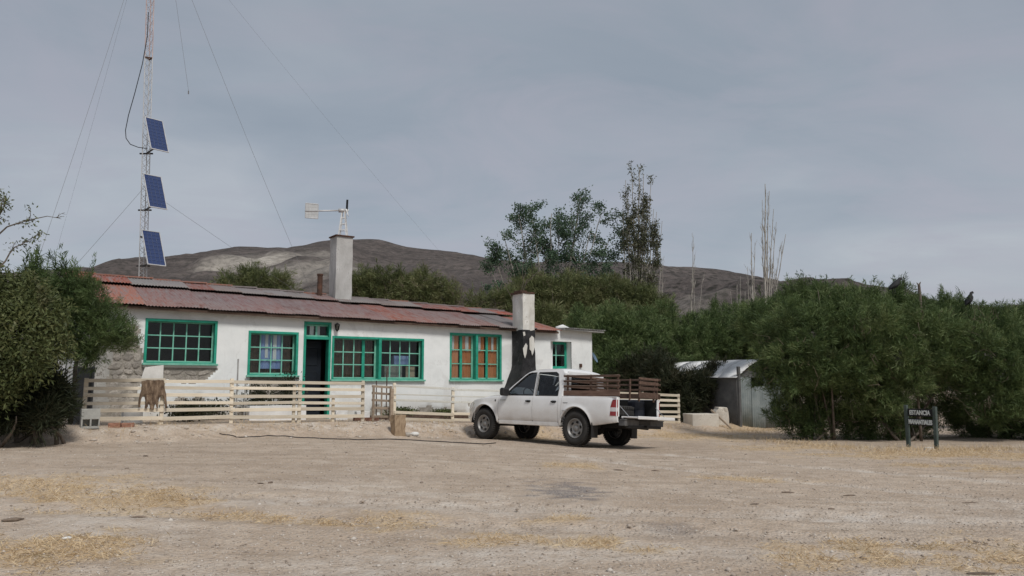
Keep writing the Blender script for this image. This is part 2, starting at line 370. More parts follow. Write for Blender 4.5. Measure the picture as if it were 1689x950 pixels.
Zh = Zh + rough*edge + np.where(np.abs(Y-700) < 30, (fbm(X*.05, Y*0+1, 61, 3)-.45)*3.5, 0)-1.5
def hill_hit(px, py):                          # where a sight line meets the slope
    r = ray(px, py)
    for D in np.arange(125, 700, 2.0):
        p = at(px, py, D); i = int((p.x+900)/5); j = int((p.y-110)/5)
        if 0 <= i < X.shape[1] and 0 <= j < X.shape[0] and Zh[j, i] > p.z: return p
    return at(px, py, 600)
ol = hill_hit(418, 430)
PaleH = 1-sstep(.4, 1.1, np.sqrt(((X-ol.x)/50)**2+((Y-ol.y)/48)**2)+1.6*(fbm(X*.035, Y*.02, 71, 5)-.47))
ol2 = hill_hit(500, 455); PaleH = np.maximum(PaleH, .5*(1-sstep(.4, 1.1, np.sqrt(((X-ol2.x)/55)**2+((Y-ol2.y)/70)**2)+2.6*(fbm(X*.045, Y*.02, 72, 5)-.47))))
ol3 = hill_hit(1140, 500); PaleH = np.maximum(PaleH, .22*(1-sstep(.4, 1.1, np.sqrt(((X-ol3.x)/22)**2+((Y-ol3.y)/40)**2)+2.0*(fbm(X*.08, Y*.05, 73, 5)-.47))))
idx = np.arange(X.size).reshape(X.shape)
F = np.stack([idx[:-1, :-1], idx[:-1, 1:], idx[1:, 1:], idx[1:, :-1]], -1).reshape(-1, 4)
hm, nt = new_mat('hill_scrub'); tc = node(nt, 'TexCoord'); P_ = tc.outputs['Object']
a = node(nt, 'TexNoise', {'Vector': P_, 'Scale': .018, 'Detail': 7, 'Roughness': .65})
b = node(nt, 'TexNoise', {'Vector': P_, 'Scale': .22, 'Detail': 6, 'Roughness': .7})
v = node(nt, 'TexVoronoi', {'Vector': P_, 'Scale': .16})
c = ramp(nt, a.outputs[0], [(.33, (.10, .085, .080)), (.52, (.135, .114, .106)), (.7, (.175, .148, .135))])
c = mixc(nt, ramp(nt, b.outputs[0], [(.38, (.7, .7, .7)), (.56, (0, 0, 0))]), c, (.05, .048, .043))  # darker mottling puts the weak relief shading into the colour
mb_ = node(nt, 'Mapping', {'Vector': P_, 'Scale': (.018, .018, .16)}); bd = node(nt, 'TexNoise', {'Vector': mb_.outputs[0], 'Scale': 1.6, 'Detail': 8, 'Roughness': .7})
c = mixc(nt, ramp(nt, bd.outputs[0], [(.36, (.65, .65, .65)), (.5, (0, 0, 0))]), c, (.06, .053, .05))
c = mixc(nt, ramp(nt, bd.outputs[0], [(.56, (0, 0, 0)), (.68, (.5, .5, .5))]), c, (.20, .172, .15))
scr = node(nt, 'Attribute', attribute_name='scrub')
c = mixc(nt, math_(nt, 'MULTIPLY', scr.outputs['Fac'], ramp(nt, v.outputs['Distance'], [(.24, (.9, .9, .9)), (.44, (0, 0, 0))])), c, (.038, .036, .031))
pa = node(nt, 'Attribute', attribute_name='pale')
c = mixc(nt, math_(nt, 'MULTIPLY', pa.outputs['Fac'], ramp(nt, b.outputs[0], [(.35, (.45, .45, .45)), (.6, (1, 1, 1))])), c, (.50, .46, .40))
finish(nt, c, .95, b.outputs[0], .8, 3.0, spec=.1)
me = quads_mesh('hills', np.stack([X, Y, Zh], -1).reshape(-1, 3), F, hm, smooth=True)
a_ = me.attributes.new('pale', 'FLOAT', 'POINT'); a_.data.foreach_set('value', PaleH.astype(np.float32).ravel())
a_ = me.attributes.new('scrub', 'FLOAT', 'POINT'); a_.data.foreach_set('value', (.25+.75*sstep(.05, .16, X/Y)).astype(np.float32).ravel())
tag(link(bpy.data.objects.new('hills', me)), kind='structure')

# ------------------------------------------------------------------ foliage machinery
def unit(a): return a/np.maximum(np.linalg.norm(a, axis=-1, keepdims=True), 1e-9)
def frond_arrays(P, D, L, Wd, droop, tint, rng):
    n = len(P); r = unit(rng.normal(size=(n, 3))); s = unit(np.cross(D, r))
    L = L[:, None]; Wd = Wd[:, None]
    p1 = P+D*L*.5; d2 = unit(D+np.array([0, 0, -1.])*droop[:, None]); p2 = p1+d2*L*.5
    V = np.stack([P-s*Wd*.3, P+s*Wd*.3, p1-s*Wd*.5, p1+s*Wd*.5, p2-s*Wd*.1, p2+s*Wd*.1], 1).reshape(-1, 3)
    b = (np.arange(n)*6)[:, None]
    F = np.stack([b+np.array([0, 1, 3, 2]), b+np.array([2, 3, 5, 4])], 1).reshape(-1, 4)
    return V, F, np.repeat(tint, 6)
def leaf_arrays(P, D, L, Wd, tint, rng):
    n = len(P); s = unit(np.cross(D, unit(rng.normal(size=(n, 3))))); L = L[:, None]; Wd = Wd[:, None]
    V = np.stack([P, P+D*L*.5+s*Wd*.5, P+D*L, P+D*L*.5-s*Wd*.5], 1).reshape(-1, 3)
    F = (np.arange(n)*4)[:, None]+np.array([0, 1, 2, 3]); return V, F, np.repeat(tint, 4)
def sphere_dirs(n, rng): return unit(rng.normal(size=(n, 3)))
def crown_clumps(lobes, per_m2, rng, shell=(.72, 1.04), keep_in=.72):
    P, N = [], []
    for (c, r) in lobes:
        r = np.array(r if hasattr(r, '__len__') else (r, r, r), float); c = np.array(c)
        area = 4*math.pi*((r[0]*r[1])**1.6/3+(r[0]*r[2])**1.6/3+(r[1]*r[2])**1.6/3)**(1/1.6)
        n = int(area*per_m2); d = sphere_dirs(n, rng)
        amp = 1+.22*(fbm(d[:, 0]*2.6+c[0]*3, d[:, 1]*2.6+d[:, 2]*2.9+c[2]*2, 3, 3)-.47)*2
        q = c+d*r*(rng.uniform(shell[0], shell[1], n)*amp)[:, None]
        ok = np.ones(n, bool)
        for (c2, r2) in lobes:
            if c2 is c: continue
            r2 = np.array(r2 if hasattr(r2, '__len__') else (r2, r2, r2), float)
            ok &= ~(np.linalg.norm((q-np.array(c2))/r2, axis=1) < keep_in) | (np.allclose(np.array(c2), c))
        P.append(q[ok]); N.append(d[ok])
    P = np.concatenate(P); N = np.concatenate(N)
    gzv = ground_z(P[:, 0], P[:, 1]); ok = P[:, 2] > gzv+.03
    return P[ok], N[ok]
def puffs(lobes, rng, sh):
    """each lobe becomes a core and billows on its surface, so that hollows stay between them"""
    out = []
    for (c, r) in lobes:
        r = np.maximum(np.array(r)-sh, np.array(r)*.45); c = np.array(c); out.append((c, r*.72))
        n = 13; d = sphere_dirs(n*4, rng); pick = []
        for q in d:
            if all(np.dot(q, p) < .72 for p in pick): pick.append(q)
        for q in pick[:n]:
            k = rng.uniform(.30, .46); out.append((c+q*r*(1-k*.55)*rng.uniform(.86, 1.08), r*k))
    return out
def tamarisk_mesh(name, lobes, seed, mat, per_m2=26, k=44, L=(.08, .20), Wd=(.007, .016), up=.6, droop=.3, spikes=0, spread=.48, rad=.13, sh=.30):
    rng = np.random.default_rng(seed)
    lobes = puffs(lobes, rng, sh)
    C, N = crown_clumps(lobes, per_m2, rng, keep_in=.62); n = len(C)
    ax = unit(N*.75+np.array([0, 0, up])*(.5+rng.uniform(0, 1.1, (n, 1)))+rng.normal(size=(n, 3))*.36)
    ct = rng.uniform(0, 1, n)
    P = np.repeat(C, k, 0); D = np.repeat(ax, k, 0); T = np.repeat(ct, k)
    m = len(P)
    D = unit(D+rng.normal(size=(m, 3))*spread)
    q = rng.uniform(0, 1, m); PL = np.repeat(rng.uniform(1.6, 3.2, n), k)*rad      # a plume: fronds along a leading twig, palest at its young tip
    P = P+np.repeat(ax, k, 0)*((q-.35)*PL)[:, None]+rng.normal(size=(m, 3))*(rad*(.62-.42*q))[:, None]; T = T*.75+.42*q**1.5
    sizes = rng.uniform(*L, m)*np.repeat(rng.uniform(.7, 1.3, n), k)
    V, F, t = leaf_arrays(P, unit(D-np.array([0, 0, 1.])*rng.uniform(0, droop, (m, 1))), sizes, rng.uniform(*Wd, m)*1.25, np.clip(T*.6+rng.uniform(0, .4, m), 0, 1), rng)
    Vs, Fs, Ts = [V], [F], [t]; off = len(V)
    if spikes:                                   # tall feathery leaders on the upper rim
        top = np.argsort(-C[:, 2]+rng.uniform(0, .9, n))[:spikes]
        for i in top:
            h = rng.uniform(.25, .7); d = unit(np.array([rng.normal()*.22, rng.normal()*.22, 1.])); kk = int(46*h/.6)
            q = rng.uniform(0, 1, kk); pp = C[i]+d*(q*h)[:, None]+rng.normal(size=(kk, 3))*.02
            dd = unit(d+rng.normal(size=(kk, 3))*.55); V, F, t = frond_arrays(pp, dd, rng.uniform(.1, .24, kk)*(1.15-q*.6), rng.uniform(.01, .022, kk), rng.uniform(0, .4, kk), np.clip(ct[i]*.6+rng.uniform(0, .4, kk), 0, 1), rng)
            Vs.append(V); Fs.append(F+off); Ts.append(t); off += len(V)
    return quads_mesh(name, np.concatenate(Vs), np.concatenate(Fs), mat, np.concatenate(Ts))
def stems(base, lobes, rng, r0=.045, per=1):
    mb = MB()
    for (c, r) in lobes:
        rr = np.mean(r) if hasattr(r, '__len__') else r
        for j in range(per):
            b = Vector(base)+Vector((rng.normal()*.35, rng.normal()*.25, 0)); e = Vector(c)+Vector(rng.normal(size=3)*rr*.45)
            mid = b.lerp(e, .5)+Vector((rng.normal()*.15, rng.normal()*.15, rr*.15))
            pts = [b.lerp(mid, q)*(1-q)+mid.lerp(e, q)*q for q in (0, .2, .4, .6, .8, 1)]
            mb.tube(pts, [r0*(1-.8*i/5) for i in range(6)], 5)
    return mb
def tamarisk(name, label, lobes_px, D, seed, mat='tam', group='green tamarisk bushes', cat='bush', depth=.9, base_px=None, twigs=0, **kw):
    """lobes_px: (px, py, radius in photo pixels, depth offset) -> ellipsoids standing D metres away"""
    rng = np.random.default_rng(seed+999); lobes = []
    for l in lobes_px:
        px, py, rp = l[:3]; dd = l[3] if len(l) > 3 else 0; fx = l[4] if len(l) > 4 else 1
        c = at(px, py, D+dd); r = rp/FPX*(D+dd)
        lobes.append((np.array(c), (r*fx, r*depth, r)))
    bx = sum(c[0] for c, r in lobes)/len(lobes); by = sum(c[1] for c, r in lobes)/len(lobes); b = on_ground(*base_px) if base_px else Vector((bx, by, gz(bx, by)))
    t = thing(name, label, cat, b, 0, group)
    lob2 = [(c-np.array(b), r) for c, r in lobes]
    me = tamarisk_mesh('foliage', lobes, seed, M[mat], **kw); me.transform(Matrix.Translation(-b))
    link(bpy.data.objects.new('foliage', me), t)
    if twigs:                                   # dead pale twigs among the green
        mb = MB()
        for i in range(twigs):
            c, r = lob2[rng.integers(len(lob2))]; d = sphere_dirs(1, rng)[0]; d[1] = -abs(d[1]); p = Vector(c+d*np.array(r)*.8); e = Vector(d*.6+rng.normal(size=3)*.5+np.array([0, 0, .25])).normalized()
            for j in range(4): q = p+Vector(rng.normal(size=3)*.12); g_ = (e+Vector(rng.normal(size=3)*.3))*rng.uniform(.12, .4); mb.tube([q, q+g_*.5+Vector(rng.normal(size=3)*.03), q+g_], [.006, .004, .002], 3, cap=False)
        mb.build('dead_twigs', M['twig'], t, fix=False)['kind'] = 'stuff'
    if base_px:                                 # a real trunk, forked low down
        mb = MB(); mb.tube([(0, 0, -.1), (.03, .05, .6), (-.03, .1, 1.2), (.0, .2, 2.0), (-.1, .3, 2.6)], [.075, .06, .05, .035, .015], 8); mb.tube([(.13, .05, -.1), (.10, .1, .7), (.22, .15, 1.5), (.3, .2, 2.0)], [.045, .04, .028, .012], 7); mb.tube([(0, .08, .9), (.25, .2, 1.5), (.55, .2, 1.9)], [.035, .025, .01], 6)
        mb.build('trunk', M['bark'], t, smooth=True)
    else: stems((0, 0, -.05), lob2, rng).build('stem', M['bark'], t, smooth=True)
    return t

# generic branching for the taller trees
def grow(rng, p, d, L, r, lvl, cfg, segs, tips):
    n = cfg['n'][lvl]; pts = [p]; q = p; dd = d
    for i in range(n):
        dd = (dd+Vector(rng.normal(size=3))*cfg['wob'][lvl]+Vector((0, 0, cfg['up'][lvl]))).normalized()
        q = q+dd*(L/n); pts.append(q)
    segs.append((pts, [r*(1-.75*i/n) for i in range(n+1)]))
    if lvl >= cfg.get('leaf_from', 1):
        for i in range(1, n+1): tips.append((pts[i], dd, lvl))
    if lvl+1 < len(cfg['n']):
        kids = cfg['kids'][lvl]
        for j in range(kids):
            f = rng.uniform(cfg['from'][lvl], 1.0); i = min(int(f*n), n-1); b = pts[i].lerp(pts[i+1], f*n-i)
            a = rng.uniform(0, 2*math.pi); ax = (pts[i+1]-pts[i]).normalized()
            s = ax.cross(Vector((math.cos(a), math.sin(a), .3))).normalized()
            an = cfg['ang'][lvl]*rng.uniform(.7, 1.25); nd = (ax*math.cos(an)+s*math.sin(an)).normalized()
            grow(rng, b, nd, L*cfg['len'][lvl]*rng.uniform(.65, 1.2)*(1.15-.5*f), r*(1-.7*f)*.62+.002, lvl+1, cfg, segs, tips)
def tree(name, label, base, cfg, seed, trunks, bark, leaf=None, cat='tree', group=None, leaves=0, leafL=(.1, .2), leafW=(.05, .1), clump=.25, leaf_z=None, drop=0.0, flat=1.0, thin_top=0.0, strands=(), fan=1.2):
    rng = np.random.default_rng(seed); t = thing(name, label, cat, base, 0, group)
    segs, tips = [], []
    for (v, r) in strands:                      # limbs that fan out of the foot and then rise
        pts = []; v = Vector(v); wx, wy = rng.normal(size=2)*.06*v.length/10
        for i in range(15):
            q = i/14; e = q**fan; pts.append(Vector((v.x*e+wx*math.sin(q*5+r*90)+rng.normal()*.02, v.y*e+wy*math.sin(q*4), -.1+(v.z+.1)*q)))
        rs = [r*(1-.82*i/14)+.004 for i in range(15)]; segs.append((pts, rs))
        for j in range(cfg['kids'][0]):
            f = rng.uniform(cfg['from'][0], .99)*14; i = min(int(f), 13); b = pts[i].lerp(pts[i+1], f-i); ax = (pts[i+1]-pts[i]).normalized(); a = rng.uniform(0, 2*math.pi)
            s = ax.cross(Vector((math.cos(a), math.sin(a), .3))).normalized(); an = cfg['ang'][0]*rng.uniform(.7, 1.25)
            grow(rng, b, (ax*math.cos(an)+s*math.sin(an)).normalized(), v.length*cfg['len'][0]*rng.uniform(.6, 1.2)*(1.3-.8*f/14), rs[i]*.5+.003, 1, cfg, segs, tips)
    for (dx, dy, dvec, L, r) in trunks: grow(rng, Vector((dx, dy, -.1)), Vector(dvec).normalized(), L, r, 0, cfg, segs, tips)
    mb = MB()
    for pts, rs in segs: mb.tube(pts, rs, 5 if rs[0] > .03 else 4, cap=False)
    mb.build('trunk', M[bark], t, smooth=True, fix=False)
    if leaf and leaves:
        sel = [tp for tp in tips if (leaf_z is None or tp[0].z > leaf_z) and rng.uniform() > drop+thin_top*max(0, tp[0].z-5)/4]
        C = np.array([list(tp[0]) for tp in sel]); Dv = np.array([list(tp[1]) for tp in sel]); n = len(C)
        P = np.repeat(C, leaves, 0); D = np.repeat(Dv, leaves, 0); m = len(P); ct = np.repeat(rng.uniform(0, 1, n), leaves)
        P = P+np.clip(rng.normal(size=(m, 3)), -1.5, 1.5)*clump*np.repeat(rng.uniform(.6, 1.3, n), leaves)[:, None]*np.array([1, 1, flat]); D = unit(D*.4+rng.normal(size=(m, 3)))
        V, F, tt_ = leaf_arrays(P, D, rng.uniform(*leafL, m), rng.uniform(*leafW, m), np.clip(ct*.5+rng.uniform(0, .5, m), 0, 1), rng)
        link(bpy.data.objects.new('crown', quads_mesh('crown', V, F, M[leaf], tt_)), t)
    return t

# ================================================================== THE HOUSE
M['plaster'], nt = new_mat('whitewash')
tc = node(nt, 'TexCoord'); P_ = tc.outputs['Object']; sp = node(nt, 'SeparateXYZ', {0: P_})
a = node(nt, 'TexNoise', {'Vector': P_, 'Scale': 1.1, 'Detail': 7, 'Roughness': .65}); b = node(nt, 'TexNoise', {'Vector': P_, 'Scale': 14, 'Detail': 6, 'Roughness': .7})
st = node(nt, 'Mapping', {'Vector': P_, 'Scale': (9, 9, .6)}); s_ = node(nt, 'TexNoise', {'Vector': st.outputs[0], 'Scale': 1.0, 'Detail': 4})
c = ramp(nt, a.outputs[0], [(.3, (.69, .71, .70)), (.5, (.79, .81, .80)), (.7, (.845, .855, .84))])
c = mixc(nt, ramp(nt, s_.outputs[0], [(.58, (0, 0, 0)), (.80, (.18, .18, .18))]), c, (.50, .49, .46))
c = mixc(nt, ramp(nt, b.outputs[0], [(.67, (0, 0, 0)), (.73, (.55, .55, .55))]), c, (.42, .40, .37))
pt = node(nt, 'TexNoise', {'Vector': P_, 'Scale': .75, 'Detail': 8, 'Roughness': .62, 'Distortion': .6})
c = mixc(nt, ramp(nt, pt.outputs[0], [(.55, (0, 0, 0)), (.585, (.32, .32, .32))]), c, (.55, .54, .52))
ck = node(nt, 'TexVoronoi', {'Vector': node(nt, 'Mapping', {'Vector': node(nt, 'VectorMath', {0: P_, 1: a.outputs[1]}, operation='ADD').outputs[0], 'Scale': (.9, .9, .7)}).outputs[0], 'Scale': .8}, feature='DISTANCE_TO_EDGE')
c = mixc(nt, ramp(nt, ck.outputs['Distance'], [(.002, (.22, .22, .22)), (.008, (0, 0, 0))]), c, (.45, .43, .41))
low = node(nt, 'MapRange', {0: sp.outputs[2], 1: 1.15, 2: .55, 3: 0.0, 4: .62})
dirt = math_(nt, 'MULTIPLY', math_(nt, 'MULTIPLY', low.outputs[0], ramp(nt, a.outputs[0], [(.36, (0, 0, 0)), (.54, (1, 1, 1))])), 1.0, True)
c = mixc(nt, dirt, c, (.30, .26, .21))
finish(nt, c, .85, b.outputs[0], .35, .012, spec=.2)
M['mortar'] = worn('mortar', (.26, .24, .205), (.40, .365, .32), 7, rough=.95, bstr=.8, bdist=.03)
M['render_grey'] = worn('grey_render', (.30, .29, .27), (.42, .41, .38), 4, (.2, .18, .16), .6, rough=.95, bstr=.6, bdist=.02)
M['stone'] = worn('stone', (.26, .235, .205), (.43, .395, .35), 5, rough=.9, bstr=.6, bdist=.02, rand=.28)
M['green'] = worn('green_paint', (.014, .245, .16), (.03, .345, .24), 5, (.16, .42, .32), .64, rough=.45, bstr=.2)
M['green_pale'] = worn('pale_green_paint', (.14, .42, .31), (.24, .55, .44), 6, (.33, .36, .31), .64, rough=.5, bstr=.2)
M['green_dark'] = worn('dark_green_paint', (.012, .06, .05), (.02, .10, .085), 5, rough=.6)
M['glass'] = glass_mat('window_glass', (.90, .93, .92), .015, 1.32)
M['dark_wood'] = worn('dark_wood', (.06, .035, .025), (.11, .075, .055), 8, rough=.8)
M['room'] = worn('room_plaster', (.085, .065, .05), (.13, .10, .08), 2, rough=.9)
M['curtain_blue'] = worn('blue_curtain', (.26, .36, .72), (.42, .52, .82), 5, rough=.9, stretch=(3, 1, .3))
M['curtain_white'] = worn('white_curtain', (.8, .8, .82), (.88, .88, .9), 5, rough=.9, stretch=(3, 1, .3))
M['curtain_orange'] = worn('orange_curtain', (.66, .25, .12), (.80, .36, .19), 3, (.42, .16, .08), .66, rough=.9, stretch=(2, 1, .3))
M['curtain_brown'] = worn('brown_curtain', (.085, .055, .036), (.13, .088, .06), 5, rough=.95, stretch=(3, 1, .4))
def roof_mat():
    m, nt = new_mat('painted_tin'); tc = node(nt, 'TexCoord'); oi = node(nt, 'ObjectInfo'); col = oi.outputs['Color']
    cx = node(nt, 'CombineXYZ', {0: math_(nt, 'MULTIPLY', oi.outputs['Random'], 41.0), 1: 0.0, 2: 0.0})
    vec = node(nt, 'VectorMath', {0: tc.outputs['Object'], 1: cx.outputs[0]}, operation='ADD').outputs[0]
    mp = node(nt, 'Mapping', {'Vector': vec, 'Scale': (2.0, .35, 1)})
    a = node(nt, 'TexNoise', {'Vector': mp.outputs[0], 'Scale': 4.5, 'Detail': 7, 'Roughness': .7}); b = node(nt, 'TexNoise', {'Vector': vec, 'Scale': 1.7, 'Detail': 6, 'Roughness': .6})
    c = mixc(nt, ramp(nt, a.outputs[0], [(.42, (0, 0, 0)), (.62, (.85, .85, .85))]), col, (.30, .25, .24))
    c = mixc(nt, ramp(nt, b.outputs[0], [(.57, (0, 0, 0)), (.72, (.5, .5, .5))]), c, (.22, .062, .036))
    c = mixc(nt, 1.0, c, (.78, .80, .81), 'MULTIPLY')
    c = mixc(nt, ramp(nt, a.outputs[0], [(.32, (.8, .8, .8)), (.44, (0, 0, 0))]), c, (.10, .056, .045))
    finish(nt, c, .6, a.outputs[0], .2, .01, spec=.35); return m
M['tin'] = roof_mat()
M['tar'] = worn('tar', (.012, .012, .013), (.03, .03, .032), 4, (.30, .29, .27), .635, rough=.6, bstr=.6, bdist=.03)
M['cement'] = worn('chimney_cement', (.36, .355, .34), (.52, .515, .50), 2.5, (.22, .215, .20), .62, rough=.9, bstr=.5, bdist=.02, stretch=(1, 1, .5))
M['chim_white'] = worn('chimney_whitewash', (.55, .53, .48), (.74, .73, .69), 3, (.34, .30, .25), .62, rough=.9, bstr=.5, bdist=.02, stretch=(1, 1, .4))
M['rust'] = worn('rusty_iron', (.05, .03, .022), (.12, .06, .04), 7, rough=.85)
M['iron'] = plain('black_iron', (.02, .02, .022), .5, .3)
M['white_paint'] = worn('white_paint', (.68, .68, .67), (.80, .80, .79), 4, (.5, .47, .42), .66, rough=.7)

house = thing('farmhouse', 'long low whitewashed farmhouse with turquoise window frames and rusty red tin roof', 'house', HP, HA)
T0, T1, TM = -1.4, 14.78, 13.1                       # left end, right end, where the main roof stops
WINS = {}                                              # outer frames: t0, t1, z0, z1
WINS['a'] = (.07, 1.84, 1.97, 3.14); WINS['b'] = (2.66, 4.05, 1.68, 2.92); WINS['door'] = (4.20, 5.01, .5, 3.24)
WINS['c'] = (5.04, 8.02, 1.57, 2.86); WINS['d'] = (8.94, 10.90, 1.57, 3.09); WINS['e'] = (12.92, 13.84, 1.98, 2.94)
def exposed(t, z):
    w = (fbm(t*2.3, z*2.3, 81)-.47)*.5+(fbm(t*8, z*8, 82)-.47)*.22
    left = (t < -.02+w*.8) & (z < 3.0+w)
    patch = (z < 1.96) & (z > 1.50+w*.9) & (t > -.1) & (t < 1.98-(1.96-z)*.9+w*.35)
    lowp = (z < 1.12+w*1.6) & (t > -.1) & (t < 2.4) & (fbm(t*1.6, z*1.9, 83) > .47)
    low2 = (z < .80+w*.9) & (t > 2.4) & (fbm(t*1.3, z*2.2, 84) > .5)
    under = (z < 1.70) & (z > 1.02+w*.8) & (t > 2.72+w*.2) & (t < 4.0+w*.2)  # plaster left off here as a dark backing for the shaded hollow below the sill
    return left | patch | lowp | low2 | under
tl = sorted(set([round(x, 3) for x in np.arange(T0, T1+.01, .06)]+[T1]+[v_ for w in WINS.values() for v_ in w[:2]]))
zl = sorted(set([round(x, 3) for x in np.arange(.1, 3.37, .06)]+[3.37]+[v_ for w in WINS.values() for v_ in w[2:]]))
def dedupe(a, keep):
    out = []
    for x in a:
        if out and x-out[-1] < .018:
            if x in keep: out[-1] = x
        else: out.append(x)
    return np.array(out)
tl = dedupe(tl, {v_ for w in WINS.values() for v_ in w[:2]}|{T1}); zl = dedupe(zl, {v_ for w in WINS.values() for v_ in w[2:]}|{3.37})
TT, ZZ = np.meshgrid(tl, zl)
EX = exposed(TT, ZZ)
yy = (fbm(TT*.9, ZZ*.9, 91)-.47)*.05+(fbm(TT*5, ZZ*5, 92)-.47)*.012+EX*.034
def EZ(t): return 3.425-.0115*t
def RZ(t): return 4.46-.024*t
ZT = np.where(ZZ > 3.25, np.where(TT < TM, EZ(TT)+.03, 3.37), ZZ); ZT = np.where((ZZ > 3.25) & (ZZ < 3.36), 3.25+(ZT-3.25)*(ZZ-3.25)/.12, ZT)
vs = [(a_, b_, c_) for a_, b_, c_ in zip(TT.ravel(), yy.ravel(), ZT.ravel())]
fs, ms = [], []; nt_ = len(tl)
for j in range(len(zl)-1):
    for i in range(nt_-1):
        tc_, zc_ = (tl[i]+tl[i+1])/2, (zl[j]+zl[j+1])/2
        if any(w[0] < tc_ < w[1] and w[2] < zc_ < w[3] for w in WINS.values()): continue
        q = j*nt_+i; fs.append((q, q+1, q+1+nt_, q+nt_))
        e = int(EX[j, i])+int(EX[j, i+1])+int(EX[j+1, i])+int(EX[j+1, i+1])
        ms.append((2 if tc_ < -.72+.3*(vnoise(tc_*3, zc_*3, 5)-.5) else 1) if e >= 3 else 0)
mw = MB(); mw.v = vs; mw.f = fs; mw.m = ms
for w in WINS.values():                                # reveals in the thick wall
    t0, t1, z0, z1 = w; d = .36
    for A, B, C_, D_ in (((t0, z0), (t0, z1), 0, 0), ((t1, z1), (t1, z0), 0, 0), ((t0, z1), (t1, z1), 0, 0), ((t1, z0), (t0, z0), 0, 0)):
        mw.add([(A[0], .03, A[1]), (B[0], .03, B[1]), (B[0], d, B[1]), (A[0], d, A[1])], [(0, 1, 2, 3)])
wall = mw.build('wall', [M['plaster'], M['mortar'], M['render_grey']], house, smooth=True, fix=False)
sb = MB(); sb.box(((T0+TM)/2-.0, 6.3, 1.75), (TM-T0+.2, .3, 3.3)); sb.box((T0+.16, 3.2, 1.75), (.3, 6.0, 3.3)); sb.box((T1-.16, 1.1, 1.74), (.3, 1.9, 3.22)); sb.box((TM, 3.2, 1.75), (.2, 5.9, 3.28)); sb.box(((TM+T1)/2, 2.1, 1.74), (T1-TM-.3, .2, 3.2))
sb.build('side_wall', M['plaster'], house)
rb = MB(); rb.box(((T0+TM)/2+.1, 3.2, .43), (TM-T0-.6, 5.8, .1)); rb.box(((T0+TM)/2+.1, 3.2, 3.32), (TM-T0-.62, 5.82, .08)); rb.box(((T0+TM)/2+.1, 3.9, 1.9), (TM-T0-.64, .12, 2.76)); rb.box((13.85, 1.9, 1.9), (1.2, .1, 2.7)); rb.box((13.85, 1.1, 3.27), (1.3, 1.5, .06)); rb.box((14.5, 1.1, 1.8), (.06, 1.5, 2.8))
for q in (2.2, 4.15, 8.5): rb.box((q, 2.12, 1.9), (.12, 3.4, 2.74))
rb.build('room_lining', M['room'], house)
# stones in the exposed masonry: each one a stone
variants = []
for k in range(7):
    rng = np.random.default_rng(100+k); n = 8; an = np.sort(rng.uniform(-.25, .25, n)+np.arange(n)*2*math.pi/n)
    rr = rng.uniform(.42, .54, n); mb = MB()
    ring0 = [(math.cos(a_)*r_, 0.012, math.sin(a_)*r_) for a_, r_ in zip(an, rr)]
    ring1 = [(x*.93, -.03-.006*rng.uniform(), z*.93) for x, y, z in ring0]; ring2 = [(x*.6, -.044-.016*rng.uniform(), z*.6) for x, y, z in ring0]
    mb.add(ring0+ring1+ring2, [(i, (i+1) % n, n+(i+1) % n, n+i) for i in range(n)]+[(n+i, n+(i+1) % n, 2*n+(i+1) % n, 2*n+i) for i in range(n)]+[tuple(range(2*n, 3*n))])
    variants.append(mb.mesh('stone', M['stone'], False))
rng = np.random.default_rng(5); z = .62; row = 0; ns = 0
while z < 3.15:
    h = rng.uniform(.10, .22); t = -.72+rng.uniform(0, .12)
    while t < 4.1:
        w_ = rng.uniform(.12, .36); tc_, zc_ = t+w_/2, z+h/2
        okx = all(bool(exposed(np.array(tc_+a_*w_), np.array(zc_+b_*h))) for a_ in (-.3, .3) for b_ in (-.25, .25))
        inwin = any(w2[0]-.08 < tc_ < w2[1]+.08 and w2[2]-.09 < zc_ < w2[3]+.05 for w2 in WINS.values())
        if okx and not inwin and ns < 240:
            inst('stone', variants[rng.integers(7)], wall, (tc_, .034, zc_+rng.uniform(-.03, .03)), (0, rng.uniform(-.5, .5), 0), (w_*1.08, rng.uniform(.3, .6), h*1.12)); ns += 1
        t += w_+.012
    z += h+.01
